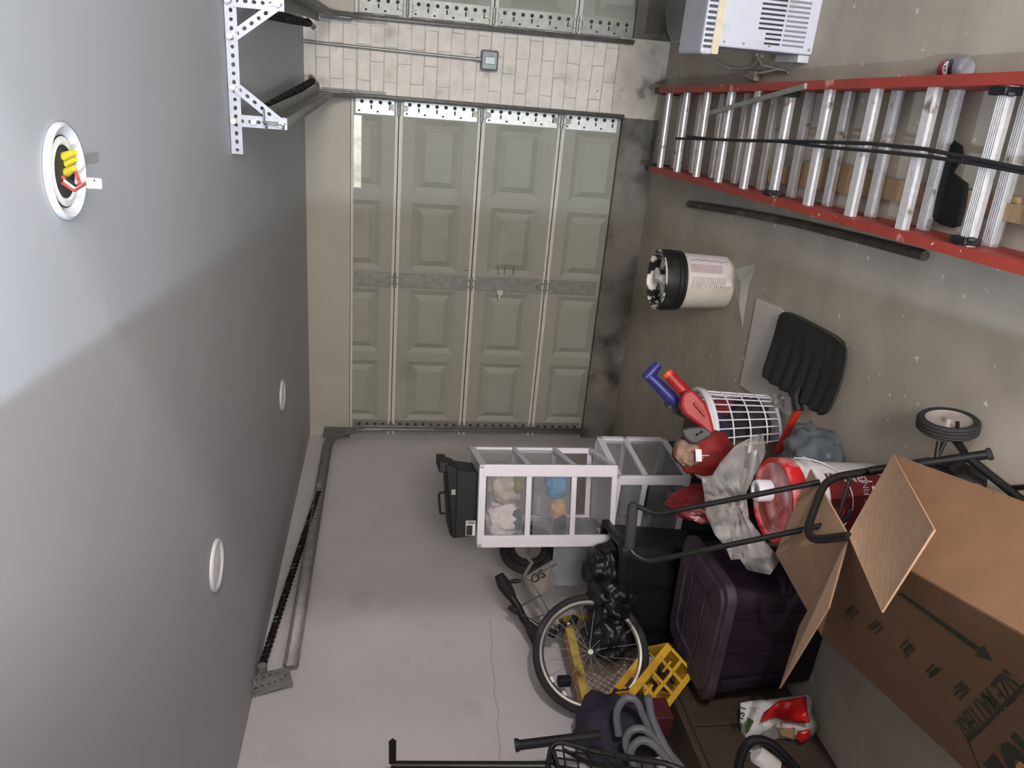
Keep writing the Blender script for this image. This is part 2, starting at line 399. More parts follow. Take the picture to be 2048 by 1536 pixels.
# ------------------------------------------------------------------ perforated angle hangers
def perf_strip(mb, a, b, wdir, w, pitch=.0265, hr=.0062):
    a, b = Vector(a), Vector(b); d = (b - a); L = d.length; d.normalize(); wd = Vector(wdir); wd = (wd - d*wd.dot(d)).normalized()
    n = max(1, int(L/pitch)); p = L/n
    for i in range(n):
        c = a + d*(p*(i + .5)); sq = []; oc = []
        for k in range(8):
            t = pi/4*k + pi/8
            oc.append(c + d*(hr*cos(t)*(1.25 if i % 3 else 1)) + wd*(hr*sin(t)))
            cx, cy = cos(t), sin(t); m_ = max(abs(cx), abs(cy))
            sx = p/2 if cx > 0 else -p/2; sy = w/2 if cy > 0 else -w/2
            if abs(cx) > abs(cy): sq.append(c + d*sx + wd*(cy/abs(cx)*w/2))
            else: sq.append(c + d*(cx/abs(cy)*p/2) + wd*sy)
        vs = sq + oc
        mb.add(vs, [(k, (k+1) % 8, 8 + (k+1) % 8, 8 + k) for k in range(8)])
        # fill the square's corners
        for sx in (-1, 1):
            for sy in (-1, 1):
                cor = c + d*(sx*p/2) + wd*(sy*w/2)
                k0 = {(1,1):0, (-1,1):2, (-1,-1):4, (1,-1):6}[(sx, sy)]
                mb.add([sq[k0], sq[(k0+1) % 8], cor], [(0, 1, 2)])
def perf_angle(name, a, b, wdir, ndir, w, parent):
    mb = MB(); a, b = Vector(a), Vector(b); wd, nd = Vector(wdir).normalized(), Vector(ndir).normalized()
    perf_strip(mb, a, b, wd, w)
    perf_strip(mb, a + wd*(w/2) + nd*(w*.5), b + wd*(w/2) + nd*(w*.5), nd, w)
    return mb.build(name, PERF, parent, solid=.0025)
br = thing('perforated_bracket', (-.13, 2.9, 2.1), 'white perforated steel angle bracket hanging from the ceiling above the ladder', 'bracket')
YB = 2.89
perf_angle('ceiling_bar', (-.372, YB, ZC - .022), (.42, YB, ZC - .022), (0, 0, 1), (0, 1, 0), .037, br)
perf_angle('drop', (-.262, YB - .006, ZC - .03), (-.262, YB - .006, 2.112), (1, 0, 0), (0, 1, 0), .037, br)
perf_angle('drop', (.108, YB - .006, ZC - .03), (.108, YB - .006, 2.112), (-1, 0, 0), (0, 1, 0), .037, br)
perf_angle('brace', (-.155, YB - .01, ZC - .03), (-.258, YB - .01, 2.135), (0, 0, 1), (0, 1, 0), .032, br)
perf_angle('brace', (.002, YB - .01, ZC - .03), (.104, YB - .01, 2.135), (0, 0, 1), (0, 1, 0), .032, br)
for bx, bz in ((-.262, 2.285), (-.262, 2.13), (-.155, 2.283), (.002, 2.283), (.108, 2.285), (.108, 2.13), (-.26, 2.22)):
    MB().cyl((bx, YB - .03, bz), (bx, YB + .006, bz), .010, n=6).build('bolt', GALV, br)
hl = thing('track_hanger', (-2.62, 2.82, 2.13), 'dull perforated steel hanger holding the near end of the left track', 'bracket')
perf_angle('strap', (-2.575, 2.80, 2.165), (-2.60, 2.77, ZC - .004), (0, -1, .2), (-1, 0, 0), .05, hl).data.materials[0] = GALVD
hb = MB(); hb.slab([V(-2.645, 2.72, ZC - .002), V(-2.645, 2.86, ZC - .01), V(-2.60, 2.84, 2.16), V(-2.60, 2.74, 2.13)], (.005, 0, 0)); hb.build('plate', GALVD, hl)
MB().cyl((-2.61, 2.84, 2.275), (-2.58, 2.84, 2.275), .02, n=12).build('pulley', GALVD, hl)

# ------------------------------------------------------------------ conduit and junction box on the pier
jb0 = WY(979, 121, D - .06)
cd = thing('junction_box', (jb0.x, D - .03, jb0.z), 'grey metal junction box with conduit on the brick pier', 'junction box')
bx = MB().box((jb0.x - .06, D - .075, jb0.z - .055), (jb0.x + .06, D - .026, jb0.z + .055)); bx.build('box', mat('grey_box', (118, 122, 124), .45, .3), cd, bevel=.012)
MB().box((jb0.x - .022, D - .081, jb0.z - .035), (jb0.x + .022, D - .073, jb0.z + .03)).build('cover_plate', mat('grey_cover', (150, 153, 152), .4, .3), cd, bevel=.003)
MB().cyl((jb0.x, D - .05, jb0.z + .05), (jb0.x, D - .05, jb0.z + .085), .014, n=10).build('connector', GALVD, cd)
MB().cyl((jb0.x, D - .05, jb0.z + .08), (jb0.x + .015, D - .05, ZC), .0095, n=10).build('conduit', mat('conduit_steel', (150, 148, 142), .4, .5), cd, smooth=True)

# ------------------------------------------------------------------ ceiling lights
def can_light(px, py, r, label, open_=False):
    c = G(px, py, ZC)
    root = thing('recessed_light', c, label, 'ceiling light')
    tr_ = MB().lathe([(r*1.0, -.001), (r*1.0, -.006), (r*.93, -.011), (r*.82, -.006), (r*.76, .0)] + ([(r*.72, -.001)] if not open_ else [(r*.74, -.0012)]), 36, c)
    tr_.build('trim_ring', mat('light_trim', (206, 207, 212), .35, var=.02), root, smooth=True)
    if not open_:
        MB().lathe([(r*.76, -.004), (r*.5, -.008), (.001, -.009)], 32, c).build('lens', mat('light_lens', (236, 233, 230), .3, var=.02), root, smooth=True)
    else:
        MB().lathe([(r*.75, -.0016), (r*.4, -.002), (.001, -.002)], 32, c).build('housing', mat('housing_dark', (46, 46, 50), .6, var=.5, scale=30.), root, smooth=True)
        MB().lathe([(r*.72, -.003), (r*.6, -.006), (r*.55, -.003)], 32, c).build('housing_flange', GALV, root, smooth=True)
        yl = mat('yellow_connector', (178, 164, 48), .5)
        for dx, dy, dz in ((.012, .012, -.014), (.024, .004, -.018), (-.002, .004, -.013)):
            MB().cyl(c + V(dx, dy, -.004), c + V(dx + .010, dy - .010, dz - .008), .008, .005, n=10).build('wire_nut', yl, root, smooth=True)
        end = G(178, 366, ZC - .075)
        for k, (nm, rgb) in enumerate((('red', (190, 80, 70)), ('white', (215, 205, 205)), ('black', (40, 40, 45)))):
            off = V(.004*(k-1), .002*k, -.003*k)
            s0 = c + V(-.012, -.02, -.005) + off
            MB().tube([s0, s0.lerp(end, .3) + V(-.012, 0, -.005), s0.lerp(end, .7) + V(0, 0, -.008), end + off], .0026, 6).build('wire', mat('wire_' + nm, rgb, .5), root, smooth=True)
        MB().tube([c + V(-.005, -.02, -.006), c + V(-.028, -.002, -.02), c + V(-.02, .02, -.018), c + V(.006, .02, -.01)], .003, 6).build('wire', mat('wire_red', (190, 80, 70), .5), root, smooth=True)
        e2 = G(203, 368, ZC - .083)
        MB().bar(end, end.lerp(e2, .85), .017, .010).build('plug', WHITEP, root, bevel=.002)
    return root
can_light(125, 343, .080, 'open recessed ceiling light with loose wires and yellow wire nuts', True)
can_light(430, 1130, .088, 'round white recessed ceiling light nearest the left wall')
can_light(563, 790, .082, 'round white recessed ceiling light farthest from the doorway')

# ================================================================== RIGHT SIDE: LADDER, AIR CONDITIONER, CAN
# extension ladder lying flat
lad_dir = (V(.0865, 1.946, 0) - V(-.05, 4.512, 0)).normalized()      # towards the doorway
lad_x = V(-lad_dir.y, lad_dir.x, 0)                                  # towards the brick pier side (right)
if lad_x.x < 0: lad_x = -lad_x
lad = thing('extension_ladder', (-.22, 2.9, 0), 'long red fiberglass extension ladder with aluminium rungs lying on the floor', 'ladder')
LO = V(-.2275, 3.2, 0)      # centre line reference
LO = V(.0865, 1.946, 0)     # right outer edge at the near side
half = .245
def lp(t, s, z): return V(.0865, 1.946, 0) + lad_dir*t + lad_x*(s - half) + V(0, 0, z)   # t along (+ near), s across
def tof(y): return (y - 1.946)/lad_dir.y
T0, T1 = tof(5.02), tof(.95)
def channel(name, s_in, sgn, z0, z1, ta, tb):
    fl, th = .032, .005; prof = []
    for (a, b) in ((0, z0), (fl, z0), (fl, z0+th), (th, z0+th), (th, z1-th), (fl, z1-th), (fl, z1), (0, z1)): prof.append((s_in + sgn*a, b))
    mb = MB(); n = len(prof)
    mb.add([lp(t, a, b) for t in (ta, tb) for a, b in prof], [(i, (i+1) % n, n + (i+1) % n, n + i) for i in range(n)] + [tuple(range(n)), tuple(range(2*n-1, n-1, -1))])
    return mb.build(name, REDL, lad)
for sgn in (-1, 1):
    channel('base_rail', sgn*(half - .032), sgn, .004, .082, T0, T1 - .15)
    channel('fly_rail', sgn*(half - .032), sgn, .088, .168, T0 + .1, T1)
rp = [(-.019, -.012), (.019, -.012), (.021, .004)] + [p for k in range(5) for p in ((.0195 - k*.008, .012), (.0165 - k*.008, .0145), (.0135 - k*.008, .0145))] + [(-.0205, .011), (-.021, .004)]
def rung(t, z, name):
    mb = MB(); n = len(rp)
    mb.add([lp(t + a, s, z + b) for s in (-half + .03, half - .03) for a, b in rp], [(i, (i+1) % n, n + (i+1) % n, n + i) for i in range(n)] + [tuple(range(n)), tuple(range(2*n-1, n-1, -1))])
    return mb.build(name, ALU, lad)
y = 2.318 - 4*.3035
while y < 5.0:
    if y > 1.0: rung(tof(y), .138, 'fly_rung')
    y += .3035
y = 2.343 - 4*.302
while y < 5.0:
    if y > 1.1: rung(tof(y), .045, 'base_rung')
    y += .302
for sgn in (-1, 1):
    for yy, z in ((3.23, .168), (2.02, .168)):
        t = tof(yy); s0 = sgn*(half - .034)
        mb = MB(); mb.bar(lp(t - .035, s0 - sgn*.012, .14), lp(t + .03, s0 - sgn*.012, .14), .022, .055); mb.bar(lp(t - .01, s0 - sgn*.02, .12), lp(t + .045, s0 - sgn*.02, .16), .012, .02)
        mb.build('rung_lock', BLACKP, lad, bevel=.004)
    mb = MB(); mb.bar(lp(T0 - .035, sgn*(half - .016), .05), lp(T0 + .09, sgn*(half - .016), .05), .042, .086); mb.build('end_cap', BLACKP, lad, bevel=.008)
    mb = MB(); mb.bar(lp(T0 + .07, sgn*(half - .016), .128), lp(T0 + .15, sgn*(half - .016), .128), .038, .086); mb.build('end_cap', BLACKP, lad, bevel=.008)
# ropes and the loose flat bar
def on(pts, z): return [G(x, y, z) for x, y in pts]
ROPE = mat('black_rope', (28, 26, 26), .85)
MB().tube(on([(1352, 277), (1500, 281), (1620, 283), (1740, 287), (1850, 298), (1950, 318), (2048, 338), (2120, 352)], .162), .0065, 7).build('rope', ROPE, lad, smooth=True)
MB().tube(on([(1375, 273), (1460, 281), (1560, 283), (1660, 295), (1760, 303), (1850, 312), (1950, 327), (2048, 345), (2120, 360)], .16), .006, 7).build('rope', ROPE, lad, smooth=True)
MB().bar(G(1421, 226, .172), G(1612, 172, .172), .022, .012).build('brace_bar', GALVD, lad, bevel=.002)

# things half hidden under the ladder
tag(MB().tube(on([(1378, 408), (1480, 424), (1590, 446), (1720, 478), (1850, 512)], .022), [.020, .018, .017, .017, .017], 12).build('wooden_pole', mat('dark_pole', (74, 62, 50), .7, var=.3, scale=12., dirt=(120, 105, 85), dirt_scale=10.), smooth=True),
    'dark round wooden pole lying half under the left ladder rail', 'pole')
WOOD = mat('raw_wood', (158, 128, 96), .75, var=.15, scale=8., stretch=(3, 20, 3))
pk = MB().slab(on([(1520, 345), (1535, 362), (2040, 440), (2044, 395), (1800, 360), (1660, 318)], .012), (0, 0, .014)); tag(pk.build('wood_plank', WOOD), 'thin raw wood plank on the floor beneath the ladder rungs', 'plank')
pk = MB().slab(on([(2010, 405), (2006, 440), (2150, 470), (2150, 425)], .03), (0, 0, .016)); tag(pk.build('wood_offcut', WOOD), 'short wood offcut under the nearest ladder rungs', 'wood')
ol = [(1893, 290), (1910, 281), (1926, 292), (1928, 312), (1917, 330), (1908, 345), (1922, 356), (1938, 368), (1936, 392), (1932, 415), (1922, 452), (1905, 456), (1882, 450), (1868, 440), (1856, 420), (1848, 400), (1858, 380), (1870, 366), (1876, 345), (1880, 318)]
gl = MB(); c_ = sum(on(ol, .027), V(0, 0, 0))/len(ol)
gl.add(on(ol, .027) + [c_ + (p - c_)*.9 + V(0, 0, .012) for p in on(ol, .027)] + [c_ + (p - c_)*.5 + V(0, 0, .016) for p in on(ol, .027)] + [c_ + V(0, 0, .017)],
       [(i, (i+1) % 20, 20 + (i+1) % 20, 20 + i) for i in range(20)] + [(20 + i, 20 + (i+1) % 20, 40 + (i+1) % 20, 40 + i) for i in range(20)] + [(40 + i, 40 + (i+1) % 20, 60) for i in range(20)] + [tuple(range(19, -1, -1))])
tag(gl.build('black_work_glove', mat('black_cloth', (14, 15, 15), .95, var=.2), smooth=True), 'flat black cloth work glove lying under the ladder rungs', 'glove')

# window air conditioner standing on its back end
ACX, ACY = .10, 3.39
ac = thing('air_conditioner', (ACX + .25, ACY + .2, 0), 'white window air conditioner standing on end behind the ladder', 'air conditioner')
ACW = mat('ac_white', (190, 190, 199), .4, var=.03, scale=8., dirt=(172, 169, 168), dirt_scale=6., dirt_lo=.6, dirt_hi=.75)
case = MB().box((ACX + .03, ACY, 0), (ACX + .56, ACY + .26, .425)); case.build('case', ACW, ac, bevel=.008)
bz = MB().box((ACX - .005, ACY - .025, .452), (ACX + .59, ACY + .26, .505)); bz.build('bezel', ACW, ac, bevel=.012)
MB().box((ACX, ACY - .012, .424), (ACX + .58, ACY + .26, .452)).build('foam_gasket', mat('yellow_foam', (205, 192, 160), .8), ac)
gr = MB(); 
for k in range(26): gr.box((ACX + .02 + k*.0215, ACY - .027, .462), (ACX + .031 + k*.0215, ACY - .0245, .498))
gr.build('grille_slot', mat('grille_shadow', (70, 70, 74), .7), ac)
for k in range(14):
    zt = .045 + .0
    x = ACX + .07 + k*.0165
for k in range(22):
    x0 = ACX + .055 + k*.0185
    MB().box((x0, ACY - .002, .155), (x0 + .008, ACY + .001, .262 if k > 2 else .225)).build('louver', mat('louver_dark', (38, 38, 42), .7), ac)
    MB().box((x0, ACY - .002, .048), (x0 + .008, ACY + .001, .145)).build('louver', mat('louver_grey', (120, 118, 124), .6), ac)
MB().box((ACX - .002, ACY + .02, .0), (ACX + .03, ACY + .24, .05)).build('bottom_rail', mat('ac_rail', (190, 188, 192), .45), ac, bevel=.004)
for x_, z_ in ((ACX + .05, .40), (ACX + .05, .315), (ACX + .05, .20), (ACX + .05, .02)): MB().cyl((x_, ACY - .003, z_), (x_, ACY + .002, z_), .006, n=10).build('screw', GALVD, ac)
CORD = mat('cord_beige', (190, 182, 170), .55)
MB().tube([V(.125, 3.72, .10), V(.085, 3.80, .03), V(.075, 3.70, .012), V(.06, 3.55, .012), V(.07, 3.62, .03), V(.05, 3.78, .03), V(.035, 3.92, .02), V(.03, 4.0, .02)], .006, 7).build('power_cord', CORD, ac, smooth=True)
MB().tube([V(.12, 3.75, .06), V(.07, 3.95, .014), V(.06, 4.2, .012), V(.095, 4.45, .012)], .006, 7).build('power_cord', CORD, ac, smooth=True)
q = G(1508, 150, .02); MB().bar(q + V(0, .05, 0), q + V(-.005, -.04, 0), .045, .03).build('plug', mat('plug_grey', (150, 142, 136), .55), ac, bevel=.006)
lidm = mat('grey_lid', (150, 152, 148), .5, var=.08)
c_ = V(.50, 5.02, 0)
tag(MB().lathe([(.001, .0), (.30, .0), (.315, .02), (.315, .055), (.30, .062), (.275, .055), (.26, .05), (.001, .05)], 40, c_).build('round_tub_lid', lidm, smooth=True), 'round grey tub lid on the floor behind the air conditioner', 'lid')

# drink can lying on the floor
a, b = G(1884, 138, .033), G(1976, 134, .033)
b = a + (b - a).normalized()*.122
can = thing('drink_can', ((a + b)/2).xy.to_3d(), 'crushed silver drink can lying beside the red ladder rail', 'can')
ax = (b - a).normalized()
def lat(pr, name, m, n=26): return MB().lathe(pr, n, a, ax).build(name, m, can, smooth=True)
lat([(.0325, .014), (.033, .03), (.033, .105), (.028, .118), (.024, .1215), (.001, .118)], 'can_body', mat('can_silver', (150, 150, 156), .35, .5, var=.05))
lat([(.001, .006), (.022, .006), (.026, .003), (.027, .004), (.0325, .014)], 'can_lid', mat('can_gold', (205, 195, 150), .28, .8, var=.1))
MB().cyl(a + ax*.0045 + V(.008, 0, .004), a + ax*.0062 + V(.008, 0, .004), .007, n=10).build('mouth', DARK, can)
def canmap(ang0, along, rad=.0337):
    ey = V(0, 0, 1); ex = ax.cross(ey); ex = -ex if ex.x > 0 else ex
    return lambda u, v: a + ax*(along + v) + (ey*cos(ang0 + u/rad) + ex*sin(ang0 + u/rad))*rad
cm = canmap(.1, .062)
def blob(name, m, w, h, du=0., dv=0., lift=0.):
    mb = MB(); n = 24; c = canmap(.1, .062, .0335 + lift)
    vs = [c(du, dv)] + [c(du + w*cos(2*pi*i/n), dv + h*sin(2*pi*i/n)) for i in range(n)] + [c(du + .5*w*cos(2*pi*i/n), dv + .5*h*sin(2*pi*i/n)) for i in range(n)]
    mb.add(vs, [(0, 1 + n + i, 1 + n + (i+1) % n) for i in range(n)] + [(1 + n + i, 1 + i, 1 + (i+1) % n, 1 + n + (i+1) % n) for i in range(n)])
    return mb.build(name, m, can)
blob('logo_red', mat('can_red', (150, 40, 40), .4), .030, .026, 0, -.012)
blob('logo_black', mat('can_black', (35, 35, 38), .4), .030, .022, 0, .010, .0002)
blob('logo_white', mat('can_white', (235, 235, 235), .4), .024, .012, 0, -.001, .0004)
cmt = canmap(.1, .062, .0342)
vs, fs = text_mesh('PE', .02, .0001, 'CENTER'); MB().add([cmt(v.x, -v.y + .006) for v in vs], fs).build('lettering', mat('can_ink', (25, 25, 28), .4), can)

# ================================================================== MIDDLE OF THE FLOOR
bc = G(1470, 566, 0); bc = bc + V(bc.x, bc.y, 0).normalized()*.13; bc.z = 0
pail = thing('paint_pail', bc, 'white plaster pail with paint smeared black collar and open top', 'bucket')
MB().lathe([(.001, 0), (.130, 0), (.137, .008), (.147, .27)], 36, bc).build('body', mat('pail_white', (214, 206, 192), .5, var=.04, dirt=(190, 176, 150), dirt_scale=6.), pail, smooth=True)
col_ = MB().lathe([(.147, .262), (.155, .262), (.155, .275), (.150, .28), (.156, .284), (.156, .30), (.151, .304), (.158, .308), (.158, .345), (.154, .375), (.146, .375), (.140, .34), (.138, .325), (.001, .322)], 36, bc)
col_.build('collar', mat('paint_collar', (30, 30, 28), .5, var=.2, dirt=(52, 50, 46), dirt_scale=7.), pail, smooth=True)
rmat = mat('paint_skin', (34, 33, 30), .4, var=.2, dirt=(232, 228, 220), dirt_scale=16., dirt_lo=.5, dirt_hi=.53)
MB().lathe([(.1545, .372), (.156, .377), (.146, .379), (.139, .34), (.136, .327), (.08, .331), (.03, .326), (.001, .328)], 48, bc).build('paint_rim', rmat, pail, smooth=True)
SMEAR = mat('white_paint', (232, 228, 222), .4)
MB().tube([bc + V(-.02, -.10, .335), bc + V(.01, -.03, .345), bc + V(-.005, .03, .35), bc + V(.03, .10, .345)], [.012, .028, .024, .012], 8).build('paint_film', SMEAR, pail, smooth=True)
tocam = atan2(-bc.y, -bc.x)
def pmap(ang, zz, rr=None):
    r_ = (.137 + .010*zz/.27 if rr is None else rr) + .0012
    return bc + V(r_*cos(tocam + ang), r_*sin(tocam + ang), zz)
def patch(name, m, a0, a1, z0, z1, par, mp, lift=0., n=14):
    mb = MB(); mb.grid(lambda u, v: mp(a0 + (a1-a0)*u, z0 + (z1-z0)*v) + (mp(a0 + (a1-a0)*u, z0) - V(*mp(0, z0))).normalized()*0 , n, 3); return mb.build(name, m, par, smooth=True)
patch('label', mat('pail_label', (224, 214, 212), .5, var=.03), -.15, 1.25, .02, .25, pail, pmap)
pm2 = lambda ang, zz: pmap(ang, zz, .1395 + .010*zz/.27)
patch('label_panel', mat('label_pink', (196, 176, 176), .5), .30, .62, .07, .245, pail, pm2)
wl = MB(); wl.tube([pmap(.80 + .03*sin(i*.9), .03 + i*.0075, .1405 + .01*i/28) for i in range(29)], .0012, 5); wl.build('wave_line', mat('label_ink', (90, 84, 84), .5), pail)
ink = mat('label_ink2', (150, 140, 120), .5)
tl_ = MB()
for i in range(17):
    z_ = .06 + i*.011; w_ = .28 + .12*random.random()
    a0 = .22 - w_*.2
    p0, p1 = pmap(a0, z_, .1405 + .01*z_/.27), pmap(a0 - w_, z_, .1405 + .01*z_/.27); pm_ = pmap(a0 - w_/2, z_, .141 + .01*z_/.27)
    tl_.tube([p0, pm_, p1], .0014, 4)
tl_.build('small_print', ink, pail)['kind'] = 'stuff'
CLEAR = mat('clear_plastic', (200, 200, 196), .25, alpha=.28, var=.05)
sh = MB(); pts = [G(1466, 566, .01), G(1468, 540, .10), G(1482, 566, .03), G(1497, 572, .004), G(1510, 535, .01), G(1508, 528, .03), G(1485, 656, .003), G(1478, 610, .03)]
sh.add(pts, [(0, 1, 2, 7), (7, 2, 3, 6), (2, 5, 4, 3), (1, 5, 2)])
tag(sh.build('clear_plastic_scrap', CLEAR, solid=.0015), 'crumpled scrap of clear plastic beside the paint pail', 'plastic scrap')

# white board and snow shovel
tag(MB().slab([V(-.950, 3.408, .001), V(-1.398, 3.397, .001), V(-1.360, 3.05, .001), V(-1.33, 2.90, .001), V(-.96, 2.92, .001), V(-.925, 3.19, .001)], (0, 0, .008)).build('white_board', mat('white_hardboard', (205, 198, 190), .6, var=.05, scale=8., spots=(90, 80, 70), spot_scale=30., spot_lo=.78)),
    'white hardboard sheet on the floor under the snow shovel', 'board')
shv = thing('snow_shovel', (-1.05, 2.85, 0), 'black plastic snow shovel with a red handle lying on the floor', 'shovel')
A_, B_, C_, D_ = G(1563, 615, .03), G(1702, 688, .03), G(1664, 842, .06), G(1534, 757, .06)
def blade(u, v):
    p = A_.lerp(B_, u).lerp(D_.lerp(C_, u), v)
    e = .028*sin(pi*u)*(1 if v < .5 else 1)
    z = .018 + .055*v*v + .02*abs(2*u - 1)**3 + .010*cos(u*pi*13)*max(0, min(1, (v - .1)*2))*(1 - abs(2*u-1)*.4)
    rnd = (A_ + B_ + C_ + D_)/4
    cu, cv = 2*u - 1, 2*v - 1
    sq = 1 - .035*(abs(cu)**6)*(abs(cv)**6)*3
    p = rnd + (p - rnd)*sq; p.z = z
    return p
MB().grid(blade, 46, 16).build('blade', mat('shovel_black', (30, 31, 30), .5, var=.15, dirt=(58, 57, 54), dirt_scale=12., dirt_lo=.6, dirt_hi=.8, stretch=(6, 1, 1)), shv, smooth=True, solid=.006)
MB().slab([blade(.02 + .96*k/11, .0) + V(0, 0, .004) for k in range(12)] + [blade(.98 - .96*k/11, .03) + V(0, 0, .004) for k in range(12)], (0, 0, .002)).build('wear_strip', mat('shovel_edge', (70, 68, 66), .4, .3), shv)
h0 = blade(.52, .97) + V(0, 0, .012); h1 = G(1597, 822, .07); h2 = G(1562, 890, .06)
sk = MB().tube([blade(.51, .86) + V(0, 0, .004), h0, h1], [.010, .020, .021], 12); sk.build('socket', mat('shovel_black', (30, 31, 30)), shv, smooth=True)
MB().tube([h1.lerp(h0, .1), h2, h2 + (h2 - h1)*1.2], .0165, 12).build('handle', mat('red_handle', (196, 52, 40), .45), shv, smooth=True)
fo = MB().lump(G(1556, 803, .02), (.034, .034, .02), .5, 4, 3, 3., floor=.001)
tag(fo.build('foil_ball', mat('crumpled_foil', (200, 196, 190), .3, .6, var=.3, scale=60.), smooth=True, ang=20), 'small crumpled silver foil ball by the white board', 'foil')

# ================================================================== LEFT SIDE: THE PILE
CLEARD = mat('drawer_clear', (196, 196, 202), .25, alpha=.13, var=.03)
def drawer_tower(M, w, d, levels, post, label, drawers, top=True):
    """levels: z of each white shelf frame from the bottom up; drawers: which gaps hold a clear drawer"""
    H = levels[-1]
    root = thing('drawer_tower', M @ V(w/2, d/2, 0), label, 'storage drawers')
    for i, z in enumerate(levels):
        mb = MB(M); t = .026 if i < len(levels) - 1 else .034
        mb.box((0, 0, z - t), (w, .022, z)).box((0, d - .022, z - t), (w, d, z)).box((0, 0, z - t), (.022, d, z)).box((w - .022, 0, z - t), (w, d, z))
        if i == len(levels) - 1 and top: mb.box((.01, .01, z - .012), (w - .01, d - .01, z - .002))
        mb.build('shelf_frame', WHITEP, root, bevel=.003)
    for x0, x1 in ((0, post), (w - post, w)):
        MB(M).box((x0, -.004, 0), (x1, .014, H - .02)).build('front_post', WHITEP, root, bevel=.004)
        MB(M).box((x0 if x0 == 0 else w - .03, d - .03, 0), (.03 if x0 == 0 else w, d, H - .02)).build('rear_post', WHITEP, root, bevel=.003)
    for i in drawers:
        z0, z1 = levels[i] + .006, levels[i+1] - .04
        mb = MB(M)
        t = .003; a, b, e, g = .012, w - .012, .006, d - .03
        mb.box((a, e, z0), (b, e + t, z1)).box((a, g - t, z0), (b, g, z1)).box((a, e, z0), (a + t, g, z1)).box((b - t, e, z0), (b, g, z1)).box((a, e, z0), (b, g, z0 + t))
        dr = mb.build('drawer', CLEARD, root)
        MB(M).box((w/2 - .05, -.012, z1 - .03), (w/2 + .05, .004, z1 - .012)).build('pull', CLEARD, dr)
    return root
TH = .307; W1 = .400
fr = V(-1.75, 3.20, .644); o1 = fr - V(cos(TH), sin(TH), 0)*W1
M1 = frame(o1, TH)
LV1 = [.026, .225, .445, .672]
drawer_tower(M1, W1, .50, LV1, .058, 'taller white drawer tower with clear drawers full of clothes', [1, 2])
W2 = .46; TH2 = -.02
fr2 = WY(1389, 953, 3.22); fr2.z = .250
o2 = fr2 - V(cos(TH2), sin(TH2), 0)*W2
M2 = frame(o2, TH2)
drawer_tower(M2, W2, .42, [.026, .245, .388], .05, 'shorter white drawer tower underneath the taller one', [0, 1])
tag(MB(M2).box((.0, .02, -.250), (W2 - .01, .40, -.002)).build('support_tote', mat('tote_grey', (60, 60, 64), .6), bevel=.01), 'dark grey tote supporting the shorter drawer tower', 'tote')
def cloth(M, c, rad, rgb, seed, name, label, floor=None, amp=.35, cat='clothes'):
    mb = MB(M).lump(c, rad, amp, 2.6, 4, seed, floor=floor)
    return tag(mb.build(name, mat('cloth_%d_%d_%d' % rgb, rgb, .9, var=.12, scale=25., bump=.2), smooth=True, ang=60), label, cat)
z1 = LV1[2] + .012; z2 = LV1[1] + .012
cloth(M1, (.11, .10, z1 + .075), (.085, .07, .085), (228, 214, 210), 1., 'white_shirt', 'crumpled white shirt in the top clear drawer', z1)
cloth(M1, (.28, .12, z1 + .07), (.09, .08, .08), (186, 172, 158), 2., 'beige_shirt', 'crumpled beige shirt in the top clear drawer', z1)
cloth(M1, (.30, .06, z1 + .02), (.05, .04, .03), (122, 122, 62), 3., 'green_cloth', 'olive green cloth at the bottom of the top clear drawer', z1, .2)
cloth(M1, (.12, .05, z1 + .02), (.05, .03, .028), (70, 74, 78), 4., 'grey_sock', 'dark grey sock at the bottom of the top clear drawer', z1, .2, 'sock')
cloth(M1, (.29, .08, z2 + .045), (.075, .06, .055), (70, 140, 185), 5., 'blue_shirt', 'folded bright blue shirt in the middle clear drawer', z2, .2)
cloth(M1, (.17, .06, z2 + .03), (.05, .04, .04), (200, 158, 98), 6., 'ochre_cloth', 'ochre yellow cloth in the middle clear drawer', z2, .3)
cloth(M1, (.10, .05, z2 + .02), (.06, .04, .03), (56, 60, 70), 7., 'navy_cloth', 'dark navy cloth in the middle clear drawer', z2, .3)
cloth(M2, (.26, .10, .26 + .03), (.10, .08, .045), (120, 122, 126), 8., 'grey_cloth', 'grey folded cloth in the shorter drawer tower', .25, .2)
cloth(M2, (.22, .14, .08), (.17, .10, .075), (44, 44, 48), 9., 'black_cloth_pile', 'black cloth pile in the lowest clear drawer', .03, .2)

# black carrying box with a handle on top of the tower
MT = frame(M1 @ V(.195, .17, .672), TH)
tb = thing('black_case', MT @ V(0, 0, 0), 'small black plastic case with handle on top of the white drawer tower', 'case')
mb = MB(MT); mb.add([(-.155,-.11,0),(.155,-.11,0),(.155,.13,0),(-.155,.13,0),(-.165,-.12,.10),(.165,-.12,.10),(.165,.14,.10),(-.165,.14,.10)], [(0,3,2,1),(4,5,6,7),(0,1,5,4),(1,2,6,5),(2,3,7,6),(3,0,4,7)])
mb.build('body', BLACKP, tb, bevel=.006)
mb = MB(MT); mb.add([(-.168,-.125,.10),(.172,-.125,.10),(.172,.145,.10),(-.168,.145,.10),(-.15,-.11,.125),(.19,-.11,.155),(.19,.13,.155),(-.15,.13,.125)], [(0,3,2,1),(4,5,6,7),(0,1,5,4),(1,2,6,5),(2,3,7,6),(3,0,4,7)])
mb.build('lid', BLACKP, tb, bevel=.006)
mb = MB(MT); mb.box((.15, -.10, .14), (.20, .13, .185)); mb.build('lid_ridge', BLACKP, tb, bevel=.006)
MB(MT).tube(rounded([V(-.07, 0, .12), V(-.075, 0, .165), V(.03, 0, .175), V(.03, 0, .13)], .012), .006, 8).build('handle', BLACKP, tb, smooth=True)
MB(MT).box((.05, -.131, .105), (.075, -.122, .125)).build('latch', GALVD, tb)
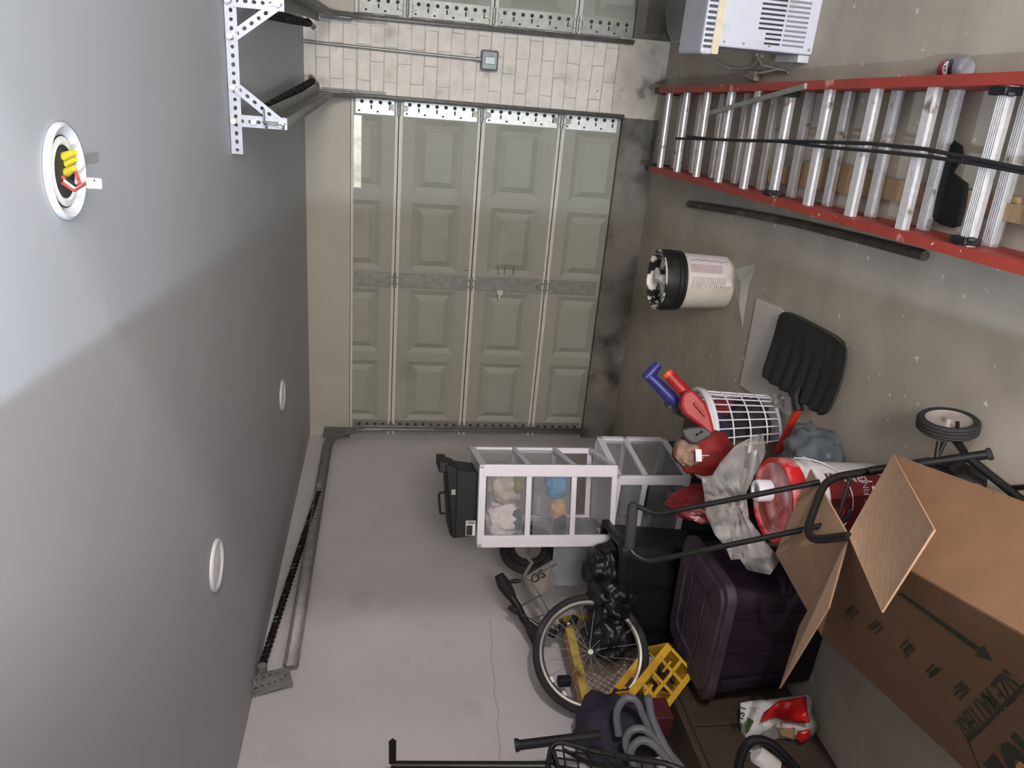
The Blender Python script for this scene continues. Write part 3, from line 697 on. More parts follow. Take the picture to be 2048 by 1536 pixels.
mb = MB(MT).box((-.15, -.122, .004), (-.078, -.1165, .050)); lb = mb.build('sticker', mat('sticker_white', (225, 222, 214), .5), tb)
MB(MT).box((-.148, -.1235, .018), (-.10, -.1215, .048)).build('sticker_print', mat('sticker_black', (32, 32, 32), .5), lb)
for k in range(5): MB(MT).box((-.094 + .003*k, -.1235, .008), (-.0925 + .003*k, -.1215, .046)).build('barcode', mat('sticker_black', (32, 32, 32), .5), lb)

# loose clear drawer between the tower and the wall
oc_ = P(1216, 1082, 3.95)
M3 = frame(oc_ + V(-.27, -.02, 0), .20, -.12)
cb = MB(M3); t = .004; w, d, h = .30, .20, .255
cb.box((0, 0, 0), (w, t, h)).box((0, d - t, 0), (w, d, h)).box((0, 0, 0), (t, d, h)).box((w - t, 0, 0), (w, d, h)).box((0, 0, 0), (w, d, t)).box((-.008, -.008, h), (w + .008, 0, h + .012)).box((-.008, -.008, h), (0, d, h + .012))
tag(cb.build('clear_bin', mat('bin_clear', (176, 180, 186), .3, alpha=.55, var=.08, scale=10.)), 'loose frosted plastic drawer beside the white drawer tower', 'bin')
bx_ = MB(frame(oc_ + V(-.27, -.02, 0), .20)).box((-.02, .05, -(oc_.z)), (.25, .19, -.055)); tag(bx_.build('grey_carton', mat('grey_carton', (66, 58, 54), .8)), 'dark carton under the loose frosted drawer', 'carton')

# ------------------------------------------------------------------ bicycle
STEEL = mat('rim_steel', (178, 172, 162), .25, .85, var=.08)
FRAME = mat('bike_frame_silver', (168, 164, 158), .35, .5, var=.06)
bike = thing('bicycle', (-2.45, 3.1, 0), 'silver bicycle with black grips leaning against the left wall', 'bicycle')
def wheel(c, nrm, r, parent, spokes=18, rim=STEEL, tw=.022):
    n = Vector(nrm).normalized(); ex = n.orthogonal().normalized(); ey = n.cross(ex)
    MB().tube([c + (ex*cos(2*pi*i/48) + ey*sin(2*pi*i/48))*(r + tw*.5) for i in range(48)], tw, 10, closed=True).build('tire', RUBBER, parent, smooth=True)
    MB().tube([c + (ex*cos(2*pi*i/48) + ey*sin(2*pi*i/48))*(r - tw*1.1) + n*.006 for i in range(48)], tw*.85, 8, closed=True).build('rim', rim, parent, smooth=True)
    MB().cyl(c - n*.035, c + n*.035, .012, n=12).build('hub', GALVD, parent, smooth=True)
    for i in range(spokes):
        t = 2*pi*i/spokes; s_ = 1 if i % 2 else -1
        MB().cyl(c + n*(.03*s_) + (ex*cos(t + .5*s_) + ey*sin(t + .5*s_))*.014, c + (ex*cos(t) + ey*sin(t))*(r - tw), .0012, n=5, cap=False).build('spoke', GALVD, parent)
wc = P(1181, 1306, 3.46)
vn = -(ray(1181, 1306).normalized())
wn = (vn + V(.22, .0, 0)).normalized()
wheel(wc, wn, .236, bike, 20, STEEL, .015)
w2 = P(1056, 1098, 4.1)
wheel(w2, V(.9, -.35, .1), .115, bike, 12, RUBBER, .024)
def bt(pts, d, r, m, name, n=9): return MB().tube([P(x, y, dd) for (x, y), dd in zip(pts, d)], r, n).build(name, m, bike, smooth=True)
bt([(1052, 1112), (1064, 1125), (1050, 1150), (1056, 1172)], [4.02, 4.0, 3.95, 3.92], .011, FRAME, 'fork')
bt([(1053, 1158), (1112, 1122)], [3.92, 4.0], .016, FRAME, 'top_tube')
bt([(1056, 1165), (1072, 1190), (1098, 1238), (1106, 1262)], [3.9, 3.85, 3.75, 3.7], .018, FRAME, 'head_tube')
bt([(1150, 1240), (1128, 1252), (1112, 1262), (1100, 1270)], [3.72]*4, [.011, .012, .014, .014], STEEL, 'seat_post')
for px, py in ((1147, 1239), (1124, 1252), (1104, 1265)):
    bt([(px - 2, py + 8), (px + 4, py - 6)], [3.69, 3.69], .018, BLACKP, 'clamp')
bt([(998, 1150), (1006, 1166), (1018, 1185), (1026, 1198)], [3.9]*4, [.024, .034, .03, .02], RUBBER, 'grip')
bt([(1017, 1214), (1032, 1222), (1040, 1218)], [3.85]*3, [.012, .02, .014], RUBBER, 'brake_lever')
bt([(1024, 1196), (1036, 1214), (1046, 1236), (1056, 1250)], [3.88, 3.86, 3.82, 3.8], .020, BLACKM, 'handlebar')
bt([(1056, 1248), (1066, 1262), (1076, 1284), (1084, 1296)], [3.8, 3.78, 3.76, 3.74], [.02, .032, .03, .018], RUBBER, 'grip')
bt([(1018, 1164), (1032, 1162), (1042, 1162)], [3.9]*3, [.008, .012, .006], BLACKP, 'shifter')
for k, pts in enumerate(([(1042, 1212), (1070, 1196), (1084, 1190)], [(1044, 1230), (1066, 1238), (1086, 1230), (1098, 1222)], [(1052, 1232), (1072, 1245), (1090, 1252)])):
    bt(pts, [3.8]*len(pts), .003, BLACKM, 'cable', 6)
pl_ = MB().slab([P(1058, 1160, 3.93), P(1102, 1136, 3.97), P(1112, 1158, 3.97), P(1082, 1194, 3.9)], (.006, .004, 0)).build('number_plate', mat('plate_grey', (138, 130, 118), .6), bike)
pmap_ = plane_map(P(1066, 1168, 3.915), -_u*.6 + _r*.35, _r + _u*.55)
text_part('OS', .062, pmap_, mat('plate_ink', (40, 36, 32), .6), pl_, bold=.001)
MB().box(tuple(P(1128, 1362, 3.4) - V(.02, .02, .03)), tuple(P(1128, 1362, 3.4) + V(.02, .02, .03))).build('pedal', BLACKP, bike, bevel=.008)
for px, py in ((1104, 1358), (1129, 1387)):
    MB().bar(P(px - 3, py - 5, 3.38), P(px + 3, py + 5, 3.38), .014, .012).build('reflector', mat('reflector', (235, 232, 228), .2), bike)

# ------------------------------------------------------------------ rusty yellow wire panel behind the wheel
YEL = mat('yellow_rusty', (186, 160, 74), .6, var=.15, scale=14., dirt=(96, 56, 30), dirt_scale=9., dirt_lo=.55, dirt_hi=.68)
RUST = mat('rusty_wire', (120, 92, 66), .7, .2, var=.25, scale=40.)
yp = thing('wire_shelf', (-2.5, 2.9, .5), 'rusty yellow wire shelf behind the bicycle wheel', 'wire shelf')
c0, c1, c2, c3 = P(1126, 1238, 3.80), P(1166, 1410, 3.40), P(1300, 1392, 3.46), P(1262, 1222, 3.86)
def q4(u, v): return c0.lerp(c1, u).lerp(c3.lerp(c2, u), v)
nrm_ = (c1 - c0).cross(c3 - c0).normalized(); nrm_ = -nrm_ if nrm_.dot(CAMP - c0) < 0 else nrm_
for (a, b, w_) in (((0, .04), (1, .04), .055), ((0, 1), (1, 1), .03), ((0, 0), (0, 1), .03), ((.97, 0), (.97, 1), .045)):
    MB().bar(q4(*a), q4(*b), w_, .014, tuple(nrm_)).build('frame_bar', YEL, yp, bevel=.002)
MB().bar(q4(0, -.03), q4(1, -.03), .02, .016, tuple(nrm_)).build('rust_edge', RUST, yp)
for k in range(-9, 15):
    for s_ in (1, -1):
        ps = []
        for i in range(21):
            v = .06 + .92*i/20; u = k/14 + s_*v*.62 + (.0 if s_ > 0 else .45)
            if 0.01 < u < .95: ps.append(q4(u, v) + nrm_*.004*s_)
        if len(ps) > 1: MB().cyl(ps[0], ps[-1], .0026, n=5).build('wire', RUST, yp)

# ------------------------------------------------------------------ purple tote
PUR = mat('purple_plastic', (31, 16, 33), .6, var=.12, scale=9.)
PURL = mat('purple_lid', (54, 40, 54), .65, var=.14, scale=12., dirt=(82, 66, 75), dirt_scale=7., dirt_lo=.5, dirt_hi=.8)
ZT = .465
A_, B_, C_, D_ = G(1463, 1185, ZT), G(1407, 1417, ZT), G(1336, 1258, ZT), G(1372, 1059, ZT)
pt = thing('purple_tote', ((A_ + B_ + C_ + D_)/4).xy.to_3d(), 'large dusty purple plastic storage tote with its lid on', 'tote')
pc = (A_ + B_ + C_ + D_)/4
def rrect(s, z, rr=.16, n=6):
    out = []; cs = [A_, B_, C_, D_]
    for i in range(4):
        p, c, q = cs[i-1], cs[i], cs[(i+1) % 4]
        e0, e1 = c.lerp(p, rr), c.lerp(q, rr)
        for k in range(n):
            t = k/(n-1); b = e0*(1-t)**2 + c*2*t*(1-t) + e1*t*t
            b = pc + (b - pc)*s; b.z = z; out.append(b)
    return out
def rings(rs, name, m, parent, cap0=True, cap1=True, **k):
    mb = MB(); n = len(rs[0]); mb.add([p for r in rs for p in r], [(i*n + j, i*n + (j+1) % n, (i+1)*n + (j+1) % n, (i+1)*n + j) for i in range(len(rs)-1) for j in range(n)]
        + ([tuple(range(n-1, -1, -1))] if cap0 else []) + ([tuple(range((len(rs)-1)*n, len(rs)*n))] if cap1 else [])); return mb.build(name, m, parent, smooth=True, **k)
rings([rrect(.80, .002), rrect(.83, .01), rrect(.93, ZT - .05), rrect(.94, ZT - .02)], 'body', PUR, pt)
ld = rings([rrect(1.0, ZT - .035), rrect(1.0, ZT - .008), rrect(.985, ZT), rrect(.90, ZT + .002), rrect(.88, ZT + .012), rrect(.62, ZT + .013), rrect(.60, ZT + .006)], 'lid', PURL, pt)
for k in (.33, .66):
    MB().bar(A_.lerp(D_, k).lerp(pc, .1) + V(0, 0, .013), B_.lerp(C_, k).lerp(pc, .1) + V(0, 0, .013), .008, .004).build('lid_rib', PURL, ld)
for u in (.2, .5, .8):
    a_, b_ = A_.lerp(B_, u), A_.lerp(B_, u); p0 = pc + (a_ - pc)*.945; p1 = pc + (a_ - pc)*.845
    MB().bar((p0.x, p0.y - .004, ZT - .05), (p1.x, p1.y - .004, .05), .02, .006, (0, 1, 0)).build('side_rib', PUR, pt)

# ------------------------------------------------------------------ black bin with trash bag
zb_ = .70
a0, a1 = G(1244, 1088, zb_), G(1226, 1318, zb_)
bdir = (a1 - a0).normalized(); bback = V(-bdir.y, bdir.x, 0); bback = bback if bback.y > 0 else -bback
a1 = a0 + bdir*min((a1 - a0).length, .64)
binr = thing('black_bin', ((a0 + a1)/2 + bback*.2).xy.to_3d(), 'tall open black plastic bin behind the purple tote', 'bin')
def brect(ins, z, dd=.36):
    p = [a0 + bdir*ins + bback*ins, a1 - bdir*ins + bback*ins, a1 - bdir*ins + bback*(dd - ins), a0 + bdir*ins + bback*(dd - ins)]
    out = []
    for i in range(4):
        pr, c, q = p[i-1], p[i], p[(i+1) % 4]; e0, e1 = c.lerp(pr, .12), c.lerp(q, .12)
        for k in range(4):
            t = k/3; b = e0*(1-t)**2 + c*2*t*(1-t) + e1*t*t; b.z = z; out.append(b)
    return out
BINB = mat('bin_black', (16, 16, 18), .45, var=.2)
rings([brect(.06, .002), brect(.02, zb_ - .05), brect(.018, zb_ - .02), brect(.03, zb_ - .02), brect(.07, .02)], 'body', BINB, binr)
rings([brect(.016, zb_ - .03), brect(0, zb_ - .03), brect(0, zb_ - .005), brect(.006, zb_), brect(.03, zb_), brect(.03, zb_ - .02)], 'rim', BINB, binr, False, False)
lin_ = MB(); lr_ = brect(.035, zb_ - .03); lc_ = sum(lr_, V(0, 0, 0))/len(lr_)
lin_.add(lr_ + [lc_ + (p - lc_)*.6 + V(0, 0, .03*noise.noise(p*9)) for p in lr_] + [lc_ + V(0, 0, .01)], [(i, (i+1) % 16, 16 + (i+1) % 16, 16 + i) for i in range(16)] + [(16 + i, 16 + (i+1) % 16, 32) for i in range(16)])
lin_.build('liner', BINB, binr, smooth=True)
bag = MB()
for k, (px, py, dd, rad) in enumerate(((1205, 1135, 3.62, (.11, .10, .10)), (1212, 1200, 3.55, (.11, .12, .11)), (1208, 1270, 3.50, (.10, .11, .10)))):
    bag.lump(P(px + 8, py, dd + .05), rad, .34, 2.0, 5, k + 2.)
tag(bag.build('trash_bag', mat('bag_black', (20, 20, 24), .42, var=.3), smooth=True, ang=80), 'crumpled black trash bag spilling from the black bin', 'trash bag')

# ------------------------------------------------------------------ low wooden cabinet at the wall, with what lies on it
CAB = mat('dark_wood', (66, 54, 44), .6, var=.2, scale=6., stretch=(2, 12, 12), spots=(120, 108, 94), spot_scale=40., spot_lo=.76)
cabn = thing('wooden_cabinet', (-2.52, 2.1, 0), 'low dark wooden cabinet against the left wall under the hose', 'cabinet')
MB().box((-2.645, 1.55, 0), (-2.41, 2.56, .52)).build('carcass', CAB, cabn)
MB().box((-2.65, 1.53, .52), (-2.395, 2.575, .545)).build('worktop', CAB, cabn, bevel=.003)
for y0, y1 in ((1.57, 1.88), (1.89, 2.21), (2.22, 2.54)): MB().box((-2.41, y0, .02), (-2.398, y1, .51)).build('door', CAB, cabn, bevel=.003)
YELC = mat('crate_yellow', (206, 160, 36), .5, var=.06, dirt=(170, 122, 30), dirt_scale=8.)
yc = thing('yellow_crate', P(1305, 1350, 3.2), 'yellow plastic milk crate tipped between bin and purple tote', 'crate')
r0, r1 = P(1336, 1284, 3.30), P(1256, 1384, 3.16)
ux = (r1 - r0); uw = ux.length; ux.normalize(); dn = (-_u*.75 - _r*.65 + _f*.12); dn = (dn - ux*dn.dot(ux)).normalized(); dp = ux.cross(dn).normalized()
dn = (P(1380, 1400, 3.2) - P(1300, 1335, 3.2)); dn = (dn - ux*dn.dot(ux)).normalized(); dp = ux.cross(dn); dp = dp if dp.dot(_f) > 0 else -dp
def yb(name, a, b, c, s0, s1, t0, t1, par=yc): 
    mb = MB(); o_ = r0
    pts = [o_ + ux*x_ + dn*y_ + dp*z_ for x_ in (a, b) for y_ in (c[0], c[1]) for z_ in (s0, s1)]
    mb.add(pts, [(0,1,3,2),(4,6,7,5),(0,4,5,1),(2,3,7,6),(0,2,6,4),(1,5,7,3)]); return mb.build(name, YELC, par, bevel=.003)
CW, CD, CH_ = uw, .20, .17
for s0 in (0, CD - .012):
    yb('rim', 0, CW, (0, .032), s0, s0 + .012, 0, 0); yb('base_rail', .0, CW, (CH_ - .025, CH_), s0, s0 + .01, 0, 0)
    for k in range(5): yb('slat', k*(CW - .014)/4, k*(CW - .014)/4 + .014, (.03, CH_ - .02), s0 + .001, s0 + .008, 0, 0)
    yb('slat', .01, CW - .01, (.085, .10), s0 + .001, s0 + .007, 0, 0)
for x_ in (0, CW - .012):
    yb('rim', x_, x_ + .012, (0, .032), .0, CD, 0, 0); yb('side', x_ + .002, x_ + .009, (.03, CH_), .01, CD - .01, 0, 0)
yb('bottom', .004, CW - .004, (CH_ - .008, CH_), .004, CD - .004, 0, 0)
for k in (0, 1): yb('hand_slot', .05 + k*.13, .11 + k*.13, (.055, .065), -.003, .006, 0, 0)
# grey hose
HOSE = mat('grey_hose', (104, 104, 108), .5, var=.08)
hs = MB(); pts = []
ring_ = [(1238, 1470), (1234, 1425), (1250, 1398), (1272, 1402), (1290, 1440), (1318, 1490), (1345, 1530), (1352, 1560), (1320, 1568), (1275, 1530), (1252, 1490), (1262, 1462), (1290, 1460), (1320, 1490), (1350, 1520), (1370, 1555), (1340, 1585), (1290, 1560), (1262, 1510), (1278, 1482), (1305, 1488), (1335, 1520), (1362, 1560), (1330, 1600)]
for k, (x, y) in enumerate(ring_): pts.append(P(x, y, 3.02 - .004*k))
sm = []
for i in range(len(pts)-1):
    p0, p1, p2, p3 = pts[max(i-1, 0)], pts[i], pts[i+1], pts[min(i+2, len(pts)-1)]
    for k in range(5):
        t = k/5; sm.append(.5*((2*p1) + (p2 - p0)*t + (2*p0 - 5*p1 + 4*p2 - p3)*t*t + (3*p1 - p0 - 3*p2 + p3)*t**3))
hose_o = tag(hs.tube(sm, .0155, 9).build('hose', HOSE, smooth=True), 'coiled grey rubber hose on the low cabinet', 'hose')
hs2 = MB().tube([P(1296, 1392, 3.0), P(1302, 1430, 3.0), P(1318, 1470, 2.98), P(1345, 1520, 2.95), P(1370, 1570, 2.93)], .0155, 9)
hs2.build('hose_end', HOSE, hose_o, smooth=True)
cl = MB().lump(P(1215, 1462, 3.22), (.11, .16, .13), .3, 2.2, 4, 3.).lump(P(1262, 1450, 3.2), (.10, .14, .13), .3, 2.2, 4, 5.)
tag(cl.build('purple_bag', mat('bag_purple', (40, 34, 50), .8, var=.2), smooth=True, ang=60), 'dark purple cloth bag slumped behind the grey hose', 'bag')
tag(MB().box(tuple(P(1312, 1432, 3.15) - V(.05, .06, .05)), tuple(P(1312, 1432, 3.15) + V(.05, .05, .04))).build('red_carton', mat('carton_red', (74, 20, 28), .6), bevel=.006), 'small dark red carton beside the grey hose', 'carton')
# black metal rack at the very left
rk = thing('metal_rack', P(1100, 1545, 2.75).xy.to_3d(), 'black metal rack with a tall post and wire basket by the left wall', 'rack')
top = P(783, 1531, 2.75); bot = P(1150, 1532, 2.75); foot = V(bot.x, bot.y, 0)
MB().tube([top, P(1100, 1532, 2.75), P(1130, 1545, 2.74)], .016, 12).build('post', BLACKM, rk, smooth=True)
MB().bar(P(785, 1526, 2.75), P(785, 1482, 2.75), .022, .026).build('hook', BLACKM, rk, bevel=.003)
MB().bar(P(781, 1488, 2.74), P(789, 1480, 2.74), .006, .02).build('hook_tip', BLACKP, rk)
MB().tube([P(1030, 1491, 2.85), P(1036, 1490, 2.85), P(1040, 1490, 2.85), P(1170, 1474, 2.88), P(1200, 1470, 2.9)], [.024, .024, .018, .018, .018], 14).build('grip_tube', BLACKP, rk, smooth=True)
MB().tube(rounded([P(1092, 1560, 2.72), P(1102, 1492, 2.75), P(1120, 1483, 2.75), P(1200, 1505, 2.7), P(1330, 1526, 2.6), P(1420, 1560, 2.55)], .03), .010, 8).build('basket_rim', BLACKM, rk, smooth=True)
MB().tube(rounded([P(1128, 1500, 2.75), P(1180, 1528, 2.7), P(1330, 1545, 2.6)], .03), .007, 8).build('basket_rim', BLACKM, rk, smooth=True)
for k in range(9):
    x = 1125 + k*26; y = 1487 + k*4.2
    MB().cyl(P(x, y, 2.74 - k*.018), P(x + 8, y + 60, 2.72 - k*.018), .0035, n=6).build('basket_wire', BLACKM, rk)
for k in range(3): MB().tube([P(1112 + k*4, 1500 + k*16, 2.75), P(1340, 1532 + k*16, 2.6)], .0035, 6).build('basket_wire', BLACKM, rk)
MB().tube([P(1104, 1500, 2.75), P(1130, 1580, 2.72), P(1700, 1640, 2.6).xy.to_3d()], .012, 8).build('leg', BLACKM, rk, smooth=True)

# ------------------------------------------------------------------ snack bag, cup and strap on the floor
sb_c = G(1560, 1440, .07)
RW = mat('bag_white', (226, 222, 214), .4, var=.04)
def crumple(name, outline, d, m, parent=None, amp=.03, nr=7, seed=1., bulge=.05, solid=.0):
    cx = sum(p[0] for p in outline)/len(outline); cy = sum(p[1] for p in outline)/len(outline); n = len(outline)
    N = 4*n; ol_ = []
    for i in range(N):
        a, b = outline[i//4], outline[(i//4 + 1) % n]; t = (i % 4)/4; ol_.append((a[0]*(1-t) + b[0]*t, a[1]*(1-t) + b[1]*t))
    mb = MB(); vs = []
    for k in range(nr + 1):
        s = k/nr
        for (x, y) in ol_:
            px, py = cx + (x - cx)*s, cy + (y - cy)*s
            dd = d(px, py) if callable(d) else d
            dd += amp*noise.noise(Vector((px*.021, py*.021, seed))) + amp*.6*abs(noise.noise(Vector((px*.05, py*.05, seed + 3)))) - bulge*(1 - s*s)
            vs.append(P(px, py, dd))
    fs = [(k*N + i, k*N + (i+1) % N, (k+1)*N + (i+1) % N, (k+1)*N + i) for k in range(nr) for i in range(N)]
    mb.add(vs, fs)
    return mb.build(name, m, parent, smooth=True, solid=solid, ang=50)
sbg = thing('snack_bag', V(sb_c.x, sb_c.y, 0), 'crumpled red and white snack bag on the floor beside the purple tote', 'bag')
d_sb = 3.12
crumple('wrapper', [(1481, 1406), (1500, 1402), (1545, 1398), (1615, 1388), (1625, 1400), (1622, 1425), (1636, 1452), (1628, 1470), (1605, 1490), (1560, 1478), (1540, 1487), (1520, 1472), (1488, 1490), (1480, 1450)], d_sb, RW, sbg, .05, 7, 2., .07, .002)
crumple('red_print', [(1556, 1402), (1612, 1392), (1615, 1420), (1620, 1446), (1570, 1444), (1540, 1430), (1520, 1445), (1528, 1425)], d_sb - .09, mat('bag_red', (190, 24, 28), .35, var=.06), sbg, .04, 6, 2., .02, .001)
crumple('red_print', [(1596, 1462), (1622, 1458), (1618, 1478), (1602, 1488), (1592, 1476)], d_sb - .075, mat('bag_red', (190, 24, 28), .35), sbg, .02, 4, 2., .01, .001)
crumple('green_print', [(1495, 1434), (1508, 1442), (1498, 1462), (1491, 1468), (1490, 1450)], d_sb - .075, mat('bag_green', (70, 96, 44), .4), sbg, .01, 4, 2., .0, .001)
crumple('tan_print', [(1552, 1456), (1590, 1456), (1588, 1478), (1565, 1472)], d_sb - .07, mat('bag_tan', (170, 128, 92), .5), sbg, .02, 4, 2., .0, .001)
text_part('SHST', .045, plane_map(P(1481, 1462, d_sb - .10), _r - _u*.25, _u + _r*.2), mat('bag_ink', (30, 30, 30), .5), sbg)
cup = thing('white_cup', G(1510, 1512, 0), 'white cup lying in the shadow next to the snack bag', 'cup')
ca, cb_ = P(1500, 1505, 3.0), P(1525, 1530, 3.0)
MB().lathe([(.035, 0), (.05, .09), (.045, .09), (.03, .005), (.001, .004)], 20, ca - V(0, 0, .02), (cb_ - ca)).build('cup_body', RW, cup, smooth=True)
tag(MB().tube(rounded([P(1470, 1560, 2.95), P(1485, 1505, 2.95), P(1500, 1477, 2.95), P(1535, 1480, 2.95), P(1560, 1500, 2.95), P(1600, 1545, 2.95)], .06), .016, 8).build('black_strap', BLACKP, smooth=True), 'black strap curling over the white cup', 'strap')

# ------------------------------------------------------------------ joint compound pail with red lid
jc = G(1548, 1000, .385); jc.z = 0
jp = thing('compound_pail', jc, 'white and maroon compound pail with a dusty red lid', 'bucket')
PW = mat('pail_gloss_white', (226, 220, 222), .4, var=.03, dirt=(200, 190, 184), dirt_scale=7.)
MB().lathe([(.001, .002), (.128, .002), (.133, .01), (.140, .26), (.146, .262), (.146, .28), (.142, .284), (.142, .315), (.149, .318), (.149, .345), (.146, .36)], 44, jc).build('body', PW, jp, smooth=True)
RLID = mat('red_lid', (196, 30, 36), .42, var=.06, dirt=(214, 190, 186), dirt_scale=9., dirt_lo=.5, dirt_hi=.72)
RTOP = mat('red_lid_dusty', (188, 96, 92), .6, var=.1, scale=10., dirt=(222, 208, 202), dirt_scale=6., dirt_lo=.42, dirt_hi=.66)
MB().lathe([(.150, .335), (.152, .34), (.152, .385), (.148, .392), (.138, .392), (.134, .386)], 44, jc).build('lid_rim', RLID, jp, smooth=True)
MB().lathe([(.135, .388), (.132, .380), (.09, .379), (.085, .382), (.06, .382), (.055, .379), (.001, .379)], 44, jc).build('lid_top', RTOP, jp, smooth=True)
for k in range(4): MB().tube([jc + V(-.045 + (.022 + k*.009)*cos(2*pi*i/24), -.03 + (.022 + k*.009)*sin(2*pi*i/24), .3805) for i in range(24)], .0015, 5, closed=True).build('lid_ring', RTOP, jp)
jt = atan2(-jc.y, -jc.x)
def jmap(lift=.0015):
    return lambda ang, zz: jc + V((.133 + .007*zz/.26 + lift)*cos(jt + ang), (.133 + .007*zz/.26 + lift)*sin(jt + ang), zz)
jm = jmap()
MAR = mat('maroon_label', (112, 30, 34), .45, var=.06)
patch('label', MAR, -1.1, .78, .015, .250, jp, jm, n=26)
LW = mat('label_white', (230, 224, 220), .45)
patch('label_edge', LW, .70, .86, .012, .252, jp, jmap(.0022))
patch('label_band', LW, -.9, .35, .068, .088, jp, jmap(.0026), n=22)
jm3 = jmap(.003)
vs, fs = text_mesh('PANEL', .056, .0002, bold=.0008); MB().add([jm3(.46 + v.y/.138, .245 - v.x) for v in vs], fs).build('lettering', LW, jp)
vs, fs = text_mesh('STYLE FINISH', .034, .0002); MB().add([jm3(-.62 + v.x/.138, .100 + v.y) for v in vs], fs).build('lettering', LW, jp)
hw = MB(); side = V(cos(jt + pi/2), sin(jt + pi/2), 0); fw = V(cos(jt), sin(jt), 0)
hw.tube([jc + side*(.150*cos(t)) + fw*(.0) + (V(0, 0, .30) + side*0) + (fw*.55 + V(0, 0, -.83)).normalized()*(.155*sin(t)) + fw*(.06*sin(t)) for t in [pi*i/16 for i in range(17)]], .0022, 6)
hw.build('wire_handle', GALV, jp, smooth=True)
tape = thing('tape_roll', jc + V(.0, .0, .382), 'white roll of tape resting on the dusty red lid', 'tape')
tc_ = G(1516, 985, .40); tc_.z = .381
tc_ = jc + V(.012, .045, .381)
MB().lathe([(.020, .0), (.036, .0), (.040, .004), (.040, .052), (.036, .058), (.026, .058), (.022, .05), (.022, .0)], 28, tc_).build('roll', WHITEP, tape, smooth=True)
MB().lathe([(.021, .05), (.018, .052), (.001, .05)], 20, tc_).build('core', mat('core_grey', (150, 148, 148), .7, var=.3, scale=60.), tape, smooth=True)

# plastic bags around the pail
FILM = mat('plastic_film', (178, 173, 171), .3, alpha=.5, var=.1, scale=9., bump=.15)
tag(crumple('clear_bag', [(1527, 866), (1500, 876), (1470, 892), (1440, 925), (1425, 950), (1402, 954), (1408, 985), (1412, 1030), (1430, 1070), (1450, 1092), (1462, 1120), (1480, 1118), (1495, 1140), (1540, 1150), (1560, 1120), (1545, 1100), (1500, 1050), (1492, 990), (1502, 930), (1532, 905)], lambda x, y: 2.86 - .0003*(y - 900), FILM, None, .10, 9, 5., .03, .001),
    'crumpled clear plastic bag draped behind the red lidded pail', 'plastic bag')
db = MB().lump(G(1628, 918, .10), (.11, .15, .095), .4, 2.8, 4, 6., floor=.002)
tag(db.build('blue_bag', mat('film_blue', (104, 110, 116), .3, alpha=.75, var=.25, scale=7.), smooth=True, ang=80), 'crumpled bluish translucent bag between laundry basket and pail', 'plastic bag')
rdm = MB().lump(P(1420, 1010, 3.08), (.05, .12, .17), .25, 2., 4, 8.)
tag(rdm.build('red_bag', mat('red_film', (104, 18, 22), .35, var=.15), smooth=True, ang=45), 'dark red plastic bag behind the clear plastic bag', 'bag')
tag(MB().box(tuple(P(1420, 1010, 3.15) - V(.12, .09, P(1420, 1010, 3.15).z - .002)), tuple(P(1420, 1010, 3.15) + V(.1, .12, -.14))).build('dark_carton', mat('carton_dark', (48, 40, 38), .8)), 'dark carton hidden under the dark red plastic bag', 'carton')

# ------------------------------------------------------------------ laundry basket and toys
bk_c = V(-1.47, 3.05, 0); bh, rb, rt = .335, .155, .200
lbk = thing('laundry_basket', bk_c, 'round white plastic laundry basket with a lattice side', 'laundry basket')
Mb = frame(bk_c, 0, -.03, -.10)
def bp(t, s, lift=0.): 
    r_ = rb + (rt - rb)*s + lift; return Mb @ V(r_*cos(t)*1.0, r_*sin(t)*.95, bh*s)
def loop(s, rr, name, lift=0., n=40):
    return MB().tube([bp(2*pi*i/n, s, lift) for i in range(n)], rr, 8, closed=True).build(name, WHITEP, lbk, smooth=True)
loop(.985, .011, 'rim', .006); loop(.93, .009, 'rim', .004)
for s in (.22, .46, .70): loop(s, .0035, 'hoop')
loop(.03, .008, 'base_ring')
for i in range(30): MB().cyl(bp(2*pi*i/30, .02), bp(2*pi*i/30, .95), .0032, n=6).build('rib', WHITEP, lbk)
MB(Mb).lathe([(rb*.98, .004), (rb*.98, .010), (.001, .010)], 30).build('base', WHITEP, lbk)
def cl_(c, rad, rgb, seed, name, label, cat='clothes', amp=.3): return cloth(Matrix(), c, rad, rgb, seed, name, label, .014, amp, cat)
cl_(bk_c + V(.01, 0, .12), (.125, .12, .105), (38, 38, 42), 11., 'black_clothes', 'black clothes heaped inside the white laundry basket')
cl_(bk_c + V(-.03, -.03, .25), (.10, .09, .06), (46, 44, 70), 12., 'navy_clothes', 'navy clothes on top inside the white laundry basket')
cl_(bk_c + V(.06, .05, .22), (.06, .06, .05), (120, 40, 40), 13., 'red_clothes', 'dark red garment inside the white laundry basket')
BLUE = mat('toy_blue', (44, 44, 120), .45); TRED = mat('toy_red', (165, 30, 32), .45, var=.06); TGRY = mat('toy_grey', (74, 72, 72), .55); ORG = mat('toy_orange', (225, 84, 40), .45)
tb_ = thing('toy_blaster', P(1330, 790, 3.42), 'dark blue toy blaster stock poking out behind the red toy', 'toy gun')
MB().tube([P(1317, 729, 3.4), P(1300, 748, 3.4), P(1290, 757, 3.4)], [.020, .026, .020], 10).build('shoulder_pad', BLUE, tb_, smooth=True)
MB().tube([P(1298, 752, 3.4), P(1315, 768, 3.4), P(1338, 792, 3.4), P(1352, 806, 3.4)], [.022, .026, .030, .026], 10).build('stock', BLUE, tb_, smooth=True)
MB().bar(P(1336, 803, 3.42), P(1372, 822, 3.45), .065, .06).build('grey_block', TGRY, tb_, bevel=.01)
rg = thing('toy_pistol', P(1385, 830, 3.3), 'bright red toy gun with orange tip leaning on the laundry basket', 'toy gun')
